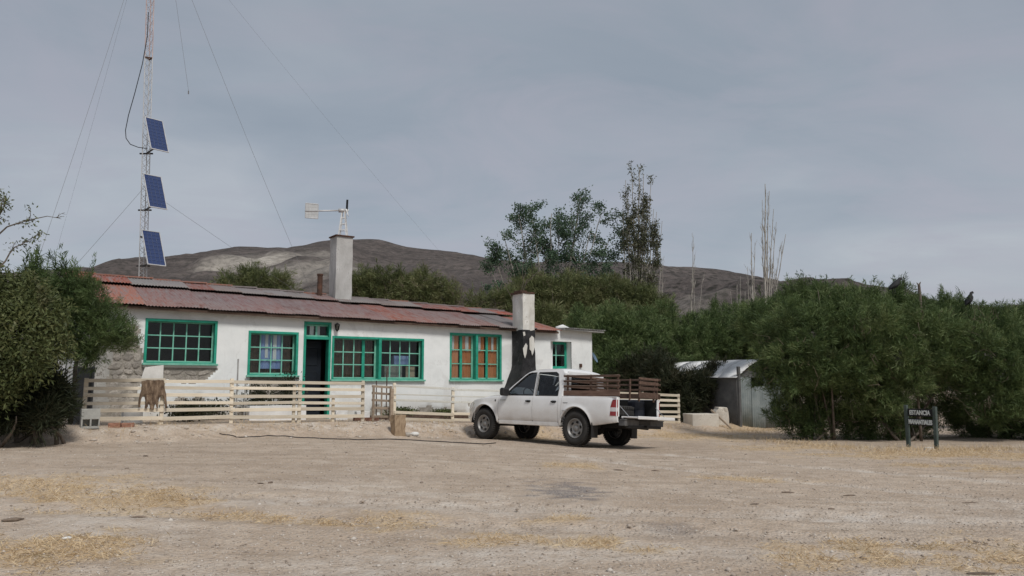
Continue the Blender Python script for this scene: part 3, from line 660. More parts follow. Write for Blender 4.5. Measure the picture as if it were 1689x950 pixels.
# ---- windows
def pane_mesh(w, h):
    mb = MB(); mb.box((0, 0, 0), (w, .006, h)); return mb.mesh('pane', M['glass'])
def window(key, leafs, rows, rec=.13, casing=.065, mull=.09, sill=True, light=True, boxed=True):
    """leafs: number of panes across in each sash"""
    t0, t1, z0, z1 = WINS[key]; fr = MB()
    c = casing; pr_ = -.022                                # casing proud of the wall
    if not boxed:                                          # bare plastered reveal, thin frame deep in the wall
        for x in (t0+.02, t1-.02): fr.box((x, rec+.06, (z0+z1)/2), (.036, .07, z1-z0-.01))
        for zq in (z0+.02, z1-.02): fr.box(((t0+t1)/2, rec+.06, zq), (t1-t0-.08, .069, .036))
    if boxed: fr.box(((t0+t1)/2, .03+pr_/2, z1-c/2), (t1-t0, .08, c)); fr.box(((t0+t1)/2, .03+pr_/2, z0+c/2), (t1-t0, .08, c))
    for x in (t0+c/2, t1-c/2) if boxed else (): fr.box((x, .03+pr_/2, (z0+z1)/2), (c, .077, z1-z0-2*c))
    # jamb lining back to the sash
    for x in (t0+.018, t1-.018) if boxed else (): fr.box((x, .069+(rec+.04)/2, (z0+z1)/2), (.034, rec+.04, z1-z0-.006))
    for zq in (z0+.018, z1-.018) if boxed else (): fr.box(((t0+t1)/2, .069+(rec+.04)/2, zq), (t1-t0-.074, rec+.04, .034))
    f = fr.build('window', M['green'], house, bevel=.006)
    if sill:
        s_b = MB(); s_b.box(((t0+t1)/2, -.05, z0+.012), (t1-t0+.06, .1, .05)); s_b.build('sill', M['green_pale'], f, bevel=.006)
    a0, a1, b0, b1 = t0+.036, t1-.036, z0+.036, z1-.036
    n = len(leafs); tot = (a1-a0-mull*(n-1))
    x = a0; sw_tot = sum(leafs)
    for li, cols in enumerate(leafs):
        sw = tot*cols/sw_tot; s0, s1 = x, x+sw; y = rec+.06; st = .05
        sm = MB()
        for xx in (s0+st/2, s1-st/2): sm.box((xx, y, (b0+b1)/2), (st, .045, b1-b0))
        for zq in (b0+st/2+.01, b1-st/2): sm.box(((s0+s1)/2, y, zq), (sw-2*st, .044, st+(.02 if zq < (b0+b1)/2 else 0)))
        sm.build('sash', M['green_pale'] if light else M['green'], f, bevel=.004)
        i0, i1, j0, j1 = s0+st, s1-st, b0+st+.02, b1-st
        pw, ph = (i1-i0)/cols, (j1-j0)/rows; mu = MB()
        for k in range(1, cols): mu.box((i0+pw*k, y-.002, (j0+j1)/2), (.03, .03, j1-j0))
        for k in range(1, rows): mu.box(((i0+i1)/2, y-.002, j0+ph*k), (i1-i0, .028, .03))
        mu.build('muntin', M['green_pale'], f)
        pm = pane_mesh(pw-.004, ph-.004)
        for cc in range(cols):
            for rr in range(rows):
                inst('pane', pm, f, (i0+pw*(cc+.5), y+.006, j0+ph*(rr+.5)), (random.uniform(-.006, .006), 0, random.uniform(-.006, .006)))
        x = s1
        if li < n-1:
            mb = MB(); mb.box((s1+mull/2, .075, (b0+b1)/2), (mull, .16+rec, b1-b0-.002)); mb.build('mullion', M['green'], f, bevel=.006); x = s1+mull
    return f
def cloth(t0, t1, z0, z1, y, waves, amp, name, mat, parent, gather=None):
    mb = MB(); n = 40; k = 9; vs = []
    for j in range(k):
        v_ = j/(k-1)
        for i in range(n+1):
            u_ = i/n; g = 1.0
            if gather: g = 1-gather*math.sin(min(1, v_*1.25)*math.pi)*.5
            tq = t0+(t1-t0)*(u_*g if gather and gather > 0 else u_)
            vs.append((tq, y+amp*math.sin(u_*waves*6.283+.6*math.sin(v_*3))*(1+.3*math.sin(i*1.7)), z1+(z0-z1)*v_))
    mb.add(vs, [(j*(n+1)+i, j*(n+1)+i+1, (j+1)*(n+1)+i+1, (j+1)*(n+1)+i) for j in range(k-1) for i in range(n)])
    return mb.build(name, M[mat], parent, smooth=True, fix=False)
wa = window('a', [5], 3, rec=.17, sill=True)
wb = window('b', [4], 3, rec=.17)
wc = window('c', [4, 4], 3, rec=.11)
wd = window('d', [2, 2], 3, rec=.10)
we = window('e', [2], 2, rec=.24, casing=.03, sill=False, light=False, boxed=False)
# extra casement stiles of the fourth window
for (tc_, par, zc_, zh_, yq_) in ((9.43, wd, 2.33, 1.36, .155), (10.41, wd, 2.33, 1.36, .155), (6.08, wc, 2.215, 1.13, .165)):
    mb = MB(); mb.box((tc_, yq_, zc_), (.085, .05, zh_)); mb.build('stile', M['green'], par, bevel=.004)
cloth(3.06, 3.37, 1.90, 2.86, .275, 2.5, .012, 'curtain', 'curtain_blue', wb); cloth(3.39, 3.70, 1.90, 2.86, .28, 2.5, .012, 'curtain', 'curtain_blue', wb)
cloth(3.20, 3.28, 2.2, 2.85, .258, 1, .008, 'curtain', 'curtain_white', wb); cloth(3.42, 3.52, 2.1, 2.85, .258, 1, .008, 'curtain', 'curtain_white', wb)
cloth(2.72, 3.99, 1.72, 2.88, .36, 6, .03, 'blind', 'curtain_brown', wb)
cloth(5.1, 6.45, 1.6, 2.83, .28, 7, .03, 'blind', 'curtain_brown', wc)
for (q0, q1) in ((9.0, 9.38), (9.5, 9.9), (10.0, 10.36), (10.5, 10.85)): cloth(q0, q1, 1.6, 3.04, .215, 3, .012, 'curtain', 'curtain_orange', wd)
for (q0, q1) in ((9.12, 9.2), (9.62, 9.74), (10.1, 10.2), (10.62, 10.7)): cloth(q0, q1, 2.52, 3.04, .19, 1.5, .008, 'curtain', 'curtain_white', wd)
mb = MB(); mb.box((7.73, .34, 1.83), (.3, .03, .36)); mb.build('card', worn('cream_card', (.55, .40, .28), (.66, .55, .42), 3, (.5, .22, .12), .6, rough=.9), wc)
mb = MB(); mb.box((7.45, .5, 2.2), (.5, .25, .28)); mb.build('box', M['curtain_blue'], wc, bevel=.02); 
mb = MB(); mb.box((7.2, .56, 1.85), (.6, .3, .4)); mb.build('crate', M['render_grey'], wc, bevel=.02)
# ---- doorway with transom
t0, t1, z0, z1 = WINS['door']; mb = MB(); c = .07
for x in (t0+c/2, t1-c/2): mb.box((x, .05, (z0+z1)/2-.001), (c, .13, z1-z0))
mb.box(((t0+t1)/2, .05, z1-c/2), (t1-t0-2*c, .129, c)); mb.box(((t0+t1)/2, .05, 2.78), (t1-t0-2*c, .127, .08))
for x in (t0+.02, t1-.02): mb.box((x, .21, (z0+z1)/2), (.036, .19, z1-z0-.01))
dr = mb.build('doorway', M['green'], house, bevel=.006)
mb = MB(); mb.box(((t0+t1)/2, .12, 2.985), (.05, .04, .33)); mb.box(((t0+t1)/2, .12, 3.145), (t1-t0-2*c, .041, .04)); mb.box(((t0+t1)/2, .12, 2.84), (t1-t0-2*c, .041, .045)); mb.build('muntin', M['green_pale'], dr)
pm = pane_mesh(.30, .27)
for x in (t0+c+.165, t1-c-.165): inst('pane', pm, dr, (x, .13, 2.99))
cloth(t0+.24, t0+.36, 2.84, 3.14, .2, 1, .01, 'curtain', 'curtain_white', dr); cloth(t0+.46, t0+.54, 2.84, 3.14, .2, 1, .01, 'curtain', 'curtain_white', dr)
M['door_blue'] = worn('navy_door_paint', (.003, .006, .011), (.005, .010, .018), 4, rough=.6)
mb = MB(); mb.box(((t0+t1)/2-.02, .52, 1.62), (.66, .045, 2.2)); door = mb.build('door', M['door_blue'], dr, bevel=.004)
pb = MB(); pb.box((0, 0, 0), (.44, .02, .5)); pme = pb.mesh('door_panel', M['door_blue'])
for zq in (.95, 1.6, 2.25):
    o = inst('door_panel', pme, dr, ((t0+t1)/2-.02, .492, zq)); bv = o.modifiers.new('b', 'BEVEL'); bv.width = .01
mb = MB(); mb.box(((t0+t1)/2, -.12, .46), (t1-t0+.3, .4, .09)); mb.build('doorstep', M['cement'], dr, bevel=.015)
# ---- roof sheets
def sheet_mesh(w, L, waves, name='roof_sheet', amp=.012, th=.004):
    n = waves*6; mb = MB(); vs = []
    for j, yq in enumerate((0, L*.5, L)):
        for i in range(n+1): vs.append((w*i/n, yq, amp*math.sin(i/6*2*math.pi)))
    k = n+1; mb.add(vs, [(j*k+i, j*k+i+1, (j+1)*k+i+1, (j+1)*k+i) for j in range(2) for i in range(n)])
    lo = [(x, y, z-th) for x, y, z in vs]; mb.add(lo, [(j*k+i, (j+1)*k+i, (j+1)*k+i+1, j*k+i+1) for j in range(2) for i in range(n)])
    b0 = 0; b1 = 3*k; mb.f += [(b0+i, b1+i, b1+i+1, b0+i+1) for i in range(n)]; mb.m += [0]*n
    return mb.mesh(name, M['tin'], True)
EAVE_Y, EAVE_Z, STEP_Y, RIDGE_Y = -.30, 3.335, 2.2, 3.35
slope = math.atan2(.90, RIDGE_Y-EAVE_Y)
def ridge_drop(t): return .18-.016*t                    # the old roof sags slightly along its length
rf = MB()                                                # sarking and rafters under the sheets
ang = slope
def rp(t, y): return (t, y, EZ(t)+(y-EAVE_Y)*(RZ(t)-EZ(t))/(RIDGE_Y-EAVE_Y))
for t0_, t1_ in ((T0-.08, TM),):
    p = [rp(t0_, EAVE_Y+.06), rp(t1_, EAVE_Y+.06), rp(t1_, RIDGE_Y), rp(t0_, RIDGE_Y)]
    back = [(t0_, 6.6, 3.3), (t1_, 6.6, 3.3)]
    dn = lambda q: (q[0], q[1], q[2]-.09)
    v_ = p+back; rf.add([(q[0], q[1], q[2]-.03) for q in v_]+[dn(q) for q in v_], [(0, 1, 2, 3), (3, 2, 5, 4), (6, 9, 8, 7), (9, 10, 11, 8), (0, 6, 7, 1), (4, 5, 11, 10), (0, 3, 9, 6), (1, 7, 8, 2), (3, 4, 10, 9), (2, 8, 11, 5)])
roof = rf.build('roof', M['dark_wood'], house)
cols_low = [(.42, .13, .08), (.45, .17, .11), (.33, .17, .145), (.29, .165, .15), (.27, .18, .17), (.28, .16, .15), (.30, .17, .155), (.25, .155, .145), (.27, .15, .14), (.30, .17, .15), (.29, .15, .135), (.35, .11, .07), (.33, .14, .11), (.29, .16, .14), (.31, .2, .18), (.27, .14, .12), (.23, .2, .19), (.22, .2, .19)]
cols_up = [(.42, .085, .04), (.36, .09, .05), (.30, .29, .275), (.31, .28, .265), (.29, .10, .075), (.28, .22, .20), (.29, .26, .25), (.30, .28, .265), (.27, .24, .225), (.28, .17, .15), (.27, .25, .235), (.28, .25, .235), (.24, .19, .17), (.3, .26, .24), (.27, .08, .055), (.31, .09, .055), (.33, .08, .045), (.25, .2, .19)]
SW = .76
s_low = sheet_mesh(SW+.05, (STEP_Y-EAVE_Y+.14)/math.cos(slope), 10); s_up = sheet_mesh(SW+.05, (RIDGE_Y-STEP_Y+.02)/math.cos(slope), 10)
mb = MB(); mb.box((0, 0, 0), (SW+.02, .03, .12)); s_fas = mb.mesh('flashing', M['tin'])
nsh = int(math.ceil((TM-T0+.2)/SW)); 
for i in range(nsh):
    t = T0-.14+SW*i; w_ = 1.0 if t+SW < TM+.1 else (TM+.1-t)/SW
    r_ = random.Random(i*3+1); j1, j2 = r_.uniform(-.03, .03), r_.uniform(-.05, .05)
    x, y, z = rp(t, EAVE_Y+j1)
    e0, e1 = rp(t, EAVE_Y), rp(t, RIDGE_Y); slp = math.atan2(e1[2]-e0[2], e1[1]-e0[1])
    o = inst('roof_sheet', s_low, roof, (x, y, z+.012+.018*(i % 2)), (slp+r_.uniform(-.006, .006), 0, r_.uniform(-.012, .012)), (w_, 1, 1)); o.color = (*cols_low[i % 18], 1)
    x, y, z = rp(t+.3*0, STEP_Y+j2)
    o = inst('roof_sheet', s_up, roof, (x, y, z+.105+.014*(i % 2)), (slp-.012+r_.uniform(-.008, .008), 0, r_.uniform(-.01, .01)), (w_, 1, 1)); o.color = (*cols_up[i % 18], 1)
    x, y, z = rp(t+SW/2, RIDGE_Y)
    o = inst('ridge_cap', s_fas, roof, (x-(1-w_)*SW/2, y+.02, z+.115), (r_.uniform(-.06, .06), -.01+r_.uniform(-.012, .012), 0), (w_, 8, .35)); o.color = (*((.36, .13, .07) if i < 5 or i % 4 == 1 else (.24, .2, .19)), 1)
# back slope
sb_ = sheet_mesh(SW+.05, 3.5, 10)
for i in range(nsh):
    t = T0-.14+SW*i; w_ = 1.0 if t+SW < TM+.1 else (TM+.1-t)/SW
    x, y, z = rp(t, RIDGE_Y); o = inst('roof_sheet', sb_, roof, (x, y+.02, z+.045), (-math.atan2(z-3.3, 6.65-RIDGE_Y), 0, 0), (w_, 1, 1)); o.color = (.3, .16, .13, 1)
mb = MB(); mb.bar((T0-.05, EAVE_Y+.075, EZ(T0)-.052), (TM, EAVE_Y+.075, EZ(TM)-.052), .035, .06); mb.build('eave_board', M['dark_wood'], house)
# annex roof: thin flat tin
mb = MB(); A = TM+.22
q = [(A, -.28, 3.335), (T1+.32, -.30, 3.285), (T1+.32, 2.1, 3.36), (A, 2.1, 3.38)]
mb.add(q+[(a_, b_, c_+.045) for a_, b_, c_ in q], [(0, 3, 2, 1), (4, 5, 6, 7), (0, 1, 5, 4), (1, 2, 6, 5), (2, 3, 7, 6), (3, 0, 4, 7)])
M['tin_grey'] = worn('grey_tin', (.26, .255, .25), (.38, .375, .36), 3, (.2, .12, .09), .63, rough=.55, bstr=.2)
ar = mb.build('annex_roof', M['tin_grey'], house)
s_ax = sheet_mesh(.62, 2.4, 8); s_ax.materials[0] = M['tin_grey']
for i in range(3):
    inst('roof_sheet', s_ax, ar, (A+.02+i*.60, -.34, 3.395-.012*i), (.012, 0, random.uniform(-.01, .01)))
mb = MB(); mb.tube([(13.4, .3, 3.43), (13.65, .25, 3.47), (13.95, .3, 3.44)], [.05, .09, .04], 8); mb.build('loose_tin', M['white_paint'], ar, smooth=True)
# ---- chimneys and stovepipe
def rough_block(mb, x0, x1, y0, y1, zs, amp, seed, taper=None):
    r_ = random.Random(seed); n = 4; ring = []
    for k, z in enumerate(zs):
        e = taper(z) if taper else (0, 0, 0, 0)
        X0, X1, Y0, Y1 = x0-e[0], x1+e[1], y0-e[2], y1+e[3]
        pts = []
        for (ax, ay, bx, by) in ((X0, Y0, X1, Y0), (X1, Y0, X1, Y1), (X1, Y1, X0, Y1), (X0, Y1, X0, Y0)):
            for i in range(n): pts.append((ax+(bx-ax)*i/n+r_.uniform(-amp, amp), ay+(by-ay)*i/n+r_.uniform(-amp, amp), z))
        ring.append(pts)
    k = 4*n; vs = [p for r in ring for p in r]
    fs = [(a_*k+i, a_*k+(i+1) % k, (a_+1)*k+(i+1) % k, (a_+1)*k+i) for a_ in range(len(zs)-1) for i in range(k)]
    fs += [tuple(range(k-1, -1, -1)), tuple((len(zs)-1)*k+i for i in range(k))]
    return mb.add(vs, fs)
t_, z_ = wall_pt(557, 492, -3.15)
tt_, zt_ = wall_pt(557, 389, -2.7); TALL = (t_, 2.95, zt_)
mb = MB(); rough_block(mb, t_-.27, t_+.30, 2.7, 3.25, [3.6+(zt_-3.6)*i/9 for i in range(10)], .012, 3)
ch = mb.build('chimney', M['cement'], house); mb = MB(); mb.box((t_+.01, 2.97, zt_+.02), (.66, .64, .045)); mb.build('chimney_cap', M['rust'], ch, bevel=.008)
tp, zp = wall_pt(529, 452, -3.0); mb = MB(); mb.tube([(tp, 3.05, 3.8), (tp, 3.05, zp)], .085, 12); mb.tube([(tp, 3.05, zp-.05), (tp, 3.05, zp+.01)], .1, 12)
sp_ = mb.build('stovepipe', M['rust'], house)
CT0, CT1, CF = 11.02, 11.62, -.62
tA, zA = wall_pt(866, 484, -CF)
def tpr(z):
    e = max(0, (1.95-z)); return (e*.42+(.05 if z < 2.0 else 0), .04*max(0, 2.4-z), .03*max(0, 2.2-z), 0)
tB, _ = wall_pt(851, 520, .1); tC, _ = wall_pt(881.5, 520, -CF)
CT0 = wall_pt(862.5, 520, -CF)[0]; CT1 = tC
mb = MB(); zs = [3.22+(zA-3.22)*i/7 for i in range(8)]; rough_block(mb, CT0, CT1, CF, -.02, zs, .012, 8)
ch2 = mb.build('chimney', M['chim_white'], house); ch2['label'] = 'short whitewashed chimney with black tarred base'
mb = MB(); zs = [.2+3.04*i/16 for i in range(17)]; rough_block(mb, CT0-.012, CT1+.012, CF-.012, .03, zs, .02, 9, tpr); mb.build('chimney_base', M['tar'], ch2)
mb = MB(); mb.box(((CT0+CT1)/2-.03, CF/2+.0, zA+.03), (CT1-CT0+.06, .66, .06)); mb.box(((CT0+CT1)/2-.12, CF/2, zA+.08), (.26, .4, .07)); mb.build('chimney_cap', M['rust'], ch2, bevel=.01)
def splash(pts, y):
    mb = MB(); n = len(pts); mb.add([(a_, y, b_) for a_, b_ in pts]+[(a_, y+.012, b_) for a_, b_ in pts], [tuple(range(n)), tuple(range(2*n-1, n-1, -1))]+[(i, n+i, n+(i+1) % n, (i+1) % n) for i in range(n)]); return mb
x1 = CT1
splash([(x1-.24, 2.95), (x1-.14, 3.05), (x1-.05, 2.98), (x1-.03, 2.7), (x1-.08, 2.5), (x1-.13, 2.4), (x1-.17, 2.55), (x1-.23, 2.6)], CF-.05).build('bare_patch', M['chim_white'], ch2)
splash([(x1-.5, 2.62), (x1-.38, 2.8), (x1-.32, 2.72), (x1-.36, 2.45), (x1-.42, 2.3), (x1-.47, 2.44)], CF-.05).build('bare_patch', M['chim_white'], ch2)
splash([(x1-.5, 3.16), (x1-.42, 3.17), (x1-.4, 3.06), (x1-.47, 3.02)], CF-.05).build('bare_patch', M['chim_white'], ch2)
# ---- lantern and little dish
lt, lz = wall_pt(556, 539, .12); mb = MB(); mb.bar((lt, -.0, lz+.04), (lt, -.13, lz+.1), .02, .02); mb.lathe([(0.001, .12), (.075, .07), (.085, .06), (.03, .055)], 8, Matrix.Translation((lt, -.13, lz)) @ Matrix.Rotation(RAD(90), 4, 'X'))
mb.lathe([(.05, -.1), (.055, -.09), (.02, -.12), (.001, -.15)], 8, Matrix.Translation((lt, -.13, lz)) @ Matrix.Rotation(RAD(90), 4, 'X'))
for k in range(6):
    a_ = k*math.pi/3; mb.bar((lt+.05*math.cos(a_), -.13+.05*math.sin(a_), lz-.09), (lt+.075*math.cos(a_), -.13+.075*math.sin(a_), lz+.06), .01, .01)
ln = mb.build('wall_lantern', M['iron'], house); mb = MB(); mb.lathe([(.042, -.088), (.066, .05)], 8, Matrix.Translation((lt, -.13, lz)) @ Matrix.Rotation(RAD(90), 4, 'X')); mb.build('lantern_glass', glass_mat('lantern_glass', (.7, .7, .66), .1), ln)
dp = Vector((T1+.16, .35, 2.42)); mb = MB(); mb.lathe([(.001, .05), (.1, .04), (.17, .015), (.2, 0), (.2, -.012), (.1, .026), (.001, .036)], 18, Matrix.Translation(dp+Vector((.16, -.12, 0))) @ Matrix.Rotation(RAD(35), 4, 'Z') @ Matrix.Rotation(RAD(-25), 4, 'X'))
mb.tube([dp+Vector((-.16, .1, -.1)), dp+Vector((.1, 0, -.1)), dp+Vector((.15, -.08, 0))], .018, 6)
mb.build('satellite_dish', plain('blue_grey_dish', (.13, .2, .27), .5), house, smooth=False)
mb = MB(); q = wall_pt(957, 604); mb.box((q[0], -.03, q[1]+.02), (.09, .06, .13)); mb.build('meter_box', M['rust'], house, bevel=.006)

# ================================================================== FENCE, GATE AND YARD
M['board'] = worn('raw_pine_board', (.61, .53, .41), (.73, .66, .54), 3, (.44, .40, .33), .60, rough=.85, bstr=.4, rand=.2, stretch=(.6, 5, 5))
M['board_grey'] = worn('weathered_board', (.56, .55, .49), (.70, .69, .63), 3, (.36, .34, .29), .6, rough=.85, bstr=.3, rand=.1, stretch=(.6, 5, 5))
M['gate_wood'] = worn('old_gate_wood', (.26, .20, .15), (.36, .29, .22), 4, rough=.9, bstr=.3, rand=.15, stretch=(.6, 5, 5))
FU = 2.25
def gt(t, u=FU): q = hw(t, u); return gz(q.x, q.y)
def fence_run(root, ts, rails, post_mats, rail_len=None, seed=0):
    """posts at ts; rails = list of (height, material, thickness)"""
    r_ = random.Random(seed); base = root.location
    for k, t in enumerate(ts):
        z = gt(t); h = max(x[0] for x in rails)+.06+r_.uniform(-.02, .03)
        mb = MB(); p = hw(t, FU-.045); p.z = 0
        mb.box((0, 0, (h-.12)/2), (.085, .05, h+.12)); o = mb.build('post', M[post_mats], root, bevel=.006)
        o.matrix_parent_inverse = Matrix(); o.location = root.matrix_basis.inverted() @ Vector((p.x, p.y, z)); o.rotation_euler = (r_.uniform(-.02, .02), r_.uniform(-.02, .02), 0)
    for (h, m, th) in rails:
        for a_, b_ in zip(ts[:-1], ts[1:]):
            A_ = hw(a_-.03, FU); B_ = hw(b_+.02, FU+r_.uniform(0, .004)); A_.z = gt(a_)+h+r_.uniform(-.018, .018); B_.z = gt(b_)+h+r_.uniform(-.018, .018)
            A_ = root.matrix_basis.inverted() @ A_; B_ = root.matrix_basis.inverted() @ B_
            L = (B_-A_).length; mb = MB(); mb.box((L/2, 0, 0), (L, .026, th)); o = mb.build('rail', M[m], root, bevel=.004)
            d = (B_-A_).normalized(); o.location = A_; o.rotation_euler = (r_.uniform(-.09, .09), -math.asin(d.z), math.atan2(d.y, d.x))
six = [(h, 'board', th) for h, th in ((.985, .075), (.815, .072), (.65, .078), (.485, .072), (.32, .082), (.14, .085))]
def froot(name, label, t):
    q = hw(t, FU); return thing(name, label, 'fence', (q.x, q.y, gt(t)), HA, 'low board fences in front of the farmhouse')
f1 = froot('board_fence', 'pale six-rail board fence with the hide hung on it, under the long windows', -1.0)
fence_run(f1, [-1.42, .15, 1.70, 3.36, 5.07], six, 'board', seed=1)
for t in (3.22, 4.25):
    q = hw(t, FU-.05); mb = MB(); h = .95 if t < 4 else .62; mb.box((0, 0, h/2-.02), (.075, .04, h)); o = mb.build('post', M['board'], f1, bevel=.006); o.location = f1.matrix_basis.inverted() @ Vector((q.x, q.y, gt(t)))
f2 = froot('board_fence', 'grey-topped board fence with two yellow lower rails, between gate post and pickup', 6.0)
fence_run(f2, [5.98, 7.78, 9.5, 11.3, 13.1], [(.935, 'board_grey', .06), (.72, 'board_grey', .035), (.57, 'board_grey', .06), (.235, 'board', .075), (.07, 'board', .07)], 'board', seed=2)
f3 = froot('board_fence', 'short slatted end of fence behind the tailgate, beside the dark shrub', 14.2)
fence_run(f3, [13.3, 15.1, 16.78], [(.95, 'board', .085), (.76, 'board', .085), (.58, 'board', .085), (.39, 'board', .085), (.21, 'board', .085), (.04, 'board', .085)], 'board', seed=3)
# gate, ajar
g0 = hw(5.88, FU-.02); gate = thing('gate', 'small weathered wooden gate standing ajar between two fence runs', 'gate', (g0.x, g0.y, gt(5.88)), HA+RAD(180+24))
for x in (.03, .72):
    mb = MB(); mb.box((0, 0, .48), (.06, .04, .92)); o = mb.build('stile', M['gate_wood'], gate, bevel=.005); o.location = (x, 0, 0)
for k, zq in enumerate((.90, .72, .54, .34, .12)):
    mb = MB(); mb.box((.375, -.035, 0), (.74, .024, .06)); o = mb.build('slat', M['gate_wood'], gate, bevel=.004); o.location = (0, 0, zq); o.rotation_euler = (0, RAD(-3.0), 0)
mb = MB(); mb.box((.36, -.035, .52), (.045, .022, .84)); mb.build('brace', M['gate_wood'], gate, bevel=.004)
# posts beside gate
def lone_post(name, label, px, py_top, py_bot, u, w, d, mat, lean=0.0, cat='post', group=None):
    t, z1 = wall_pt(px, py_top, u); q = hw(t, u); zb = gz(q.x, q.y)
    mb = MB(); am = .016 if w > .2 else .006 if w > .05 else .002; rough_block(mb, -w/2, w/2, -d/2, d/2, [-.1+(z1-zb+.1)*i/6 for i in range(7)], am, int(px))
    o = mb.build(name, M[mat], None, bevel=.006 if w > .05 else 0); o.location = (q.x, q.y, zb); o.rotation_euler = (0, lean, HA); return tag(o, label, cat, group)
M['split_wood'] = worn('split_wood', (.26, .185, .12), (.40, .30, .20), 5, (.22, .15, .1), .6, rough=.9, bstr=.6, stretch=(6, 6, .8))
lone_post('wood_post', 'thick chopped wooden stump standing on the dirt before the gate', 657, 684, 720, 3.55, .29, .26, 'split_wood', cat='stump')
lone_post('gate_post', 'slim wooden gate post between the gate and the grey-topped fence', 646, 641, 690, 2.33, .09, .09, 'gate_wood')
lone_post('thin_pole', 'thin bent metal rod standing upright in front of the double window', 638, 606, 690, 1.6, .022, .022, 'rust', .01, 'rod')
lone_post('thin_pole', 'thin dark pole standing just inside the gate under the mullion', 622, 628, 690, 1.75, .022, .022, 'rust', -.02, 'rod')
lone_post('thin_pole', 'pale thin pipe standing on the yard left of the small curtained window', 393, 592, 690, 1.2, .03, .03, 'tin_grey', .0, 'pipe')
lone_post('thin_pole', 'short pale pipe in the yard close to the curtained window', 405, 624, 690, 1.2, .03, .03, 'tin_grey', .0, 'pipe')
# white board and hide over the fence
M['white_sheet'] = worn('white_sheet', (.60, .59, .56), (.76, .75, .72), 4, (.48, .44, .38), .63, rough=.85, bstr=.3, bdist=.02)
q = hw(-.05, 2.02); tq, zq = wall_pt(250, 600, 2.1)
mb = MB(); n = 8
v0 = [wall_pt(*p, 2.16) for p in ((232, 627), (239, 606), (270, 602), (269, 629))]
mb.add([(a_-.1, 0, b_) for a_, b_ in v0]+[(a_-.1, .03, b_) for a_, b_ in v0], [(0, 1, 2, 3), (7, 6, 5, 4), (0, 4, 5, 1), (1, 5, 6, 2), (2, 6, 7, 3), (3, 7, 4, 0)])
o = mb.build('white_board', M['white_sheet'], None, bevel=.006); q = hw(.1, 2.16); o.location = (q.x, q.y, 0); o.rotation_euler = (0, 0, HA); tag(o, 'worn white board propped upright behind the fence above the brown hide', 'board')
M['hide'] = worn('brown_fur', (.085, .055, .038), (.30, .215, .145), 4.5, (.42, .35, .27), .60, rough=.95, bstr=.9, bdist=.02, spots=45, stretch=(3, 3, 1))
def hide():
    out = [(233, 629), (243, 626.5), (252, 627.5), (262, 626.5), (270, 628), (271, 640), (273.5, 650), (274, 662), (275, 672), (271.5, 673), (270.5, 662), (268, 653), (265, 652), (262, 657), (260, 664), (260.5, 672), (258, 673.5), (256, 666), (254.5, 668), (252, 676), (247.5, 675), (246, 667), (244.5, 663), (243, 671), (240.5, 674), (238, 672.5), (239.5, 663), (238, 655), (235.5, 651), (233, 656), (231, 664), (230.5, 671), (227.5, 672), (228, 661), (230, 651), (233, 642)]
    P2 = [wall_pt(*p, FU+.03) for p in out]
    c0 = (sum(p[0] for p in P2)/len(P2), sum(p[1] for p in P2)/len(P2))
    tris = tessellate_polygon([[Vector((a_, b_, 0)) for a_, b_ in P2]])
    bm = bmesh.new(); vv = [bm.verts.new((a_, 0, b_)) for a_, b_ in P2]
    for tr in tris: bm.faces.new([vv[i] for i in tr])
    bmesh.ops.subdivide_edges(bm, edges=bm.edges, cuts=3, use_grid_fill=True); bmesh.ops.triangulate(bm, faces=bm.faces)
    for v in bm.verts: v.co.y = -.03-.05*(fbm(v.co.x*6, v.co.z*3, 7)-.3)
    me = bpy.data.meshes.new('hide'); bm.to_mesh(me); bm.free(); me.materials.append(M['hide'])
    for p in me.polygons: p.use_smooth = True
    o = link(bpy.data.objects.new('animal_hide', me)); q = hw(0, FU+.02); o.location = (q.x, q.y, 0); o.rotation_euler = (0, 0, HA)
    md = o.modifiers.new('s', 'SOLIDIFY'); md.thickness = .02
    return tag(o, 'brown animal hide with dangling legs hung over the top rail of the fence', 'hide')
hide()
# concrete block with two holes
def block(px0, px1, pyt, pyb, u):
    t0, zt = wall_pt(px0, pyt, u); t1, zb = wall_pt(px1, pyb, u); w, h = t1-t0, zt-zb; q = hw(t0, u); g = gz(q.x, q.y)
    mb = MB(); d = .22; hh = h*.48; k0, k1, k2, k3 = .09*w, .47*w, .56*w, .93*w
    mb.box((w/2, d/2, hh+(h-hh)/2), (w, d, h-hh)); mb.box((w/2, d/2, .025), (w, d-.004, .05))
    for a_, b_ in ((0, k0), (k1, k2), (k3, w)): mb.box(((a_+b_)/2, d/2, .05+(hh-.05)/2), (b_-a_, d-.002, hh-.05))
    mb.box((w/2, d-.02, hh/2+.02), (w-.02, .03, hh-.06))
    o = mb.build('concrete_block', worn('grey_concrete', (.34, .34, .32), (.46, .46, .43), 6, (.28, .27, .25), .63, rough=.9, bstr=.5), None, bevel=.006); o.location = (q.x, q.y, zb-.01); o.rotation_euler = (0, 0, HA); return tag(o, 'grey concrete block with two square holes at the end of the fence', 'block')
block(135, 164, 674, 706, 2.75)
# grey sheet panel by the trunk at the left end
t0, zt = wall_pt(127, 612, 1.6); t1, zb = wall_pt(150, 690, 1.6); mb = MB(); mb.box(((t1-t0)/2, 0, .62), (t1-t0, .03, 1.3)); mb.box((.02, -.03, .62), (.05, .05, 1.34)); mb.box((t1-t0-.02, -.03, .62), (.05, .05, 1.34))
o = mb.build('metal_panel', worn('slate_grey_paint', (.10, .11, .125), (.15, .16, .175), 3, rough=.6), None); q = hw(t0, 1.6); o.location = (q.x, q.y, gz(q.x, q.y)); o.rotation_euler = (RAD(4), 0, HA); tag(o, 'dark slate-grey sheet panel standing under the left bush by the fence end', 'panel')
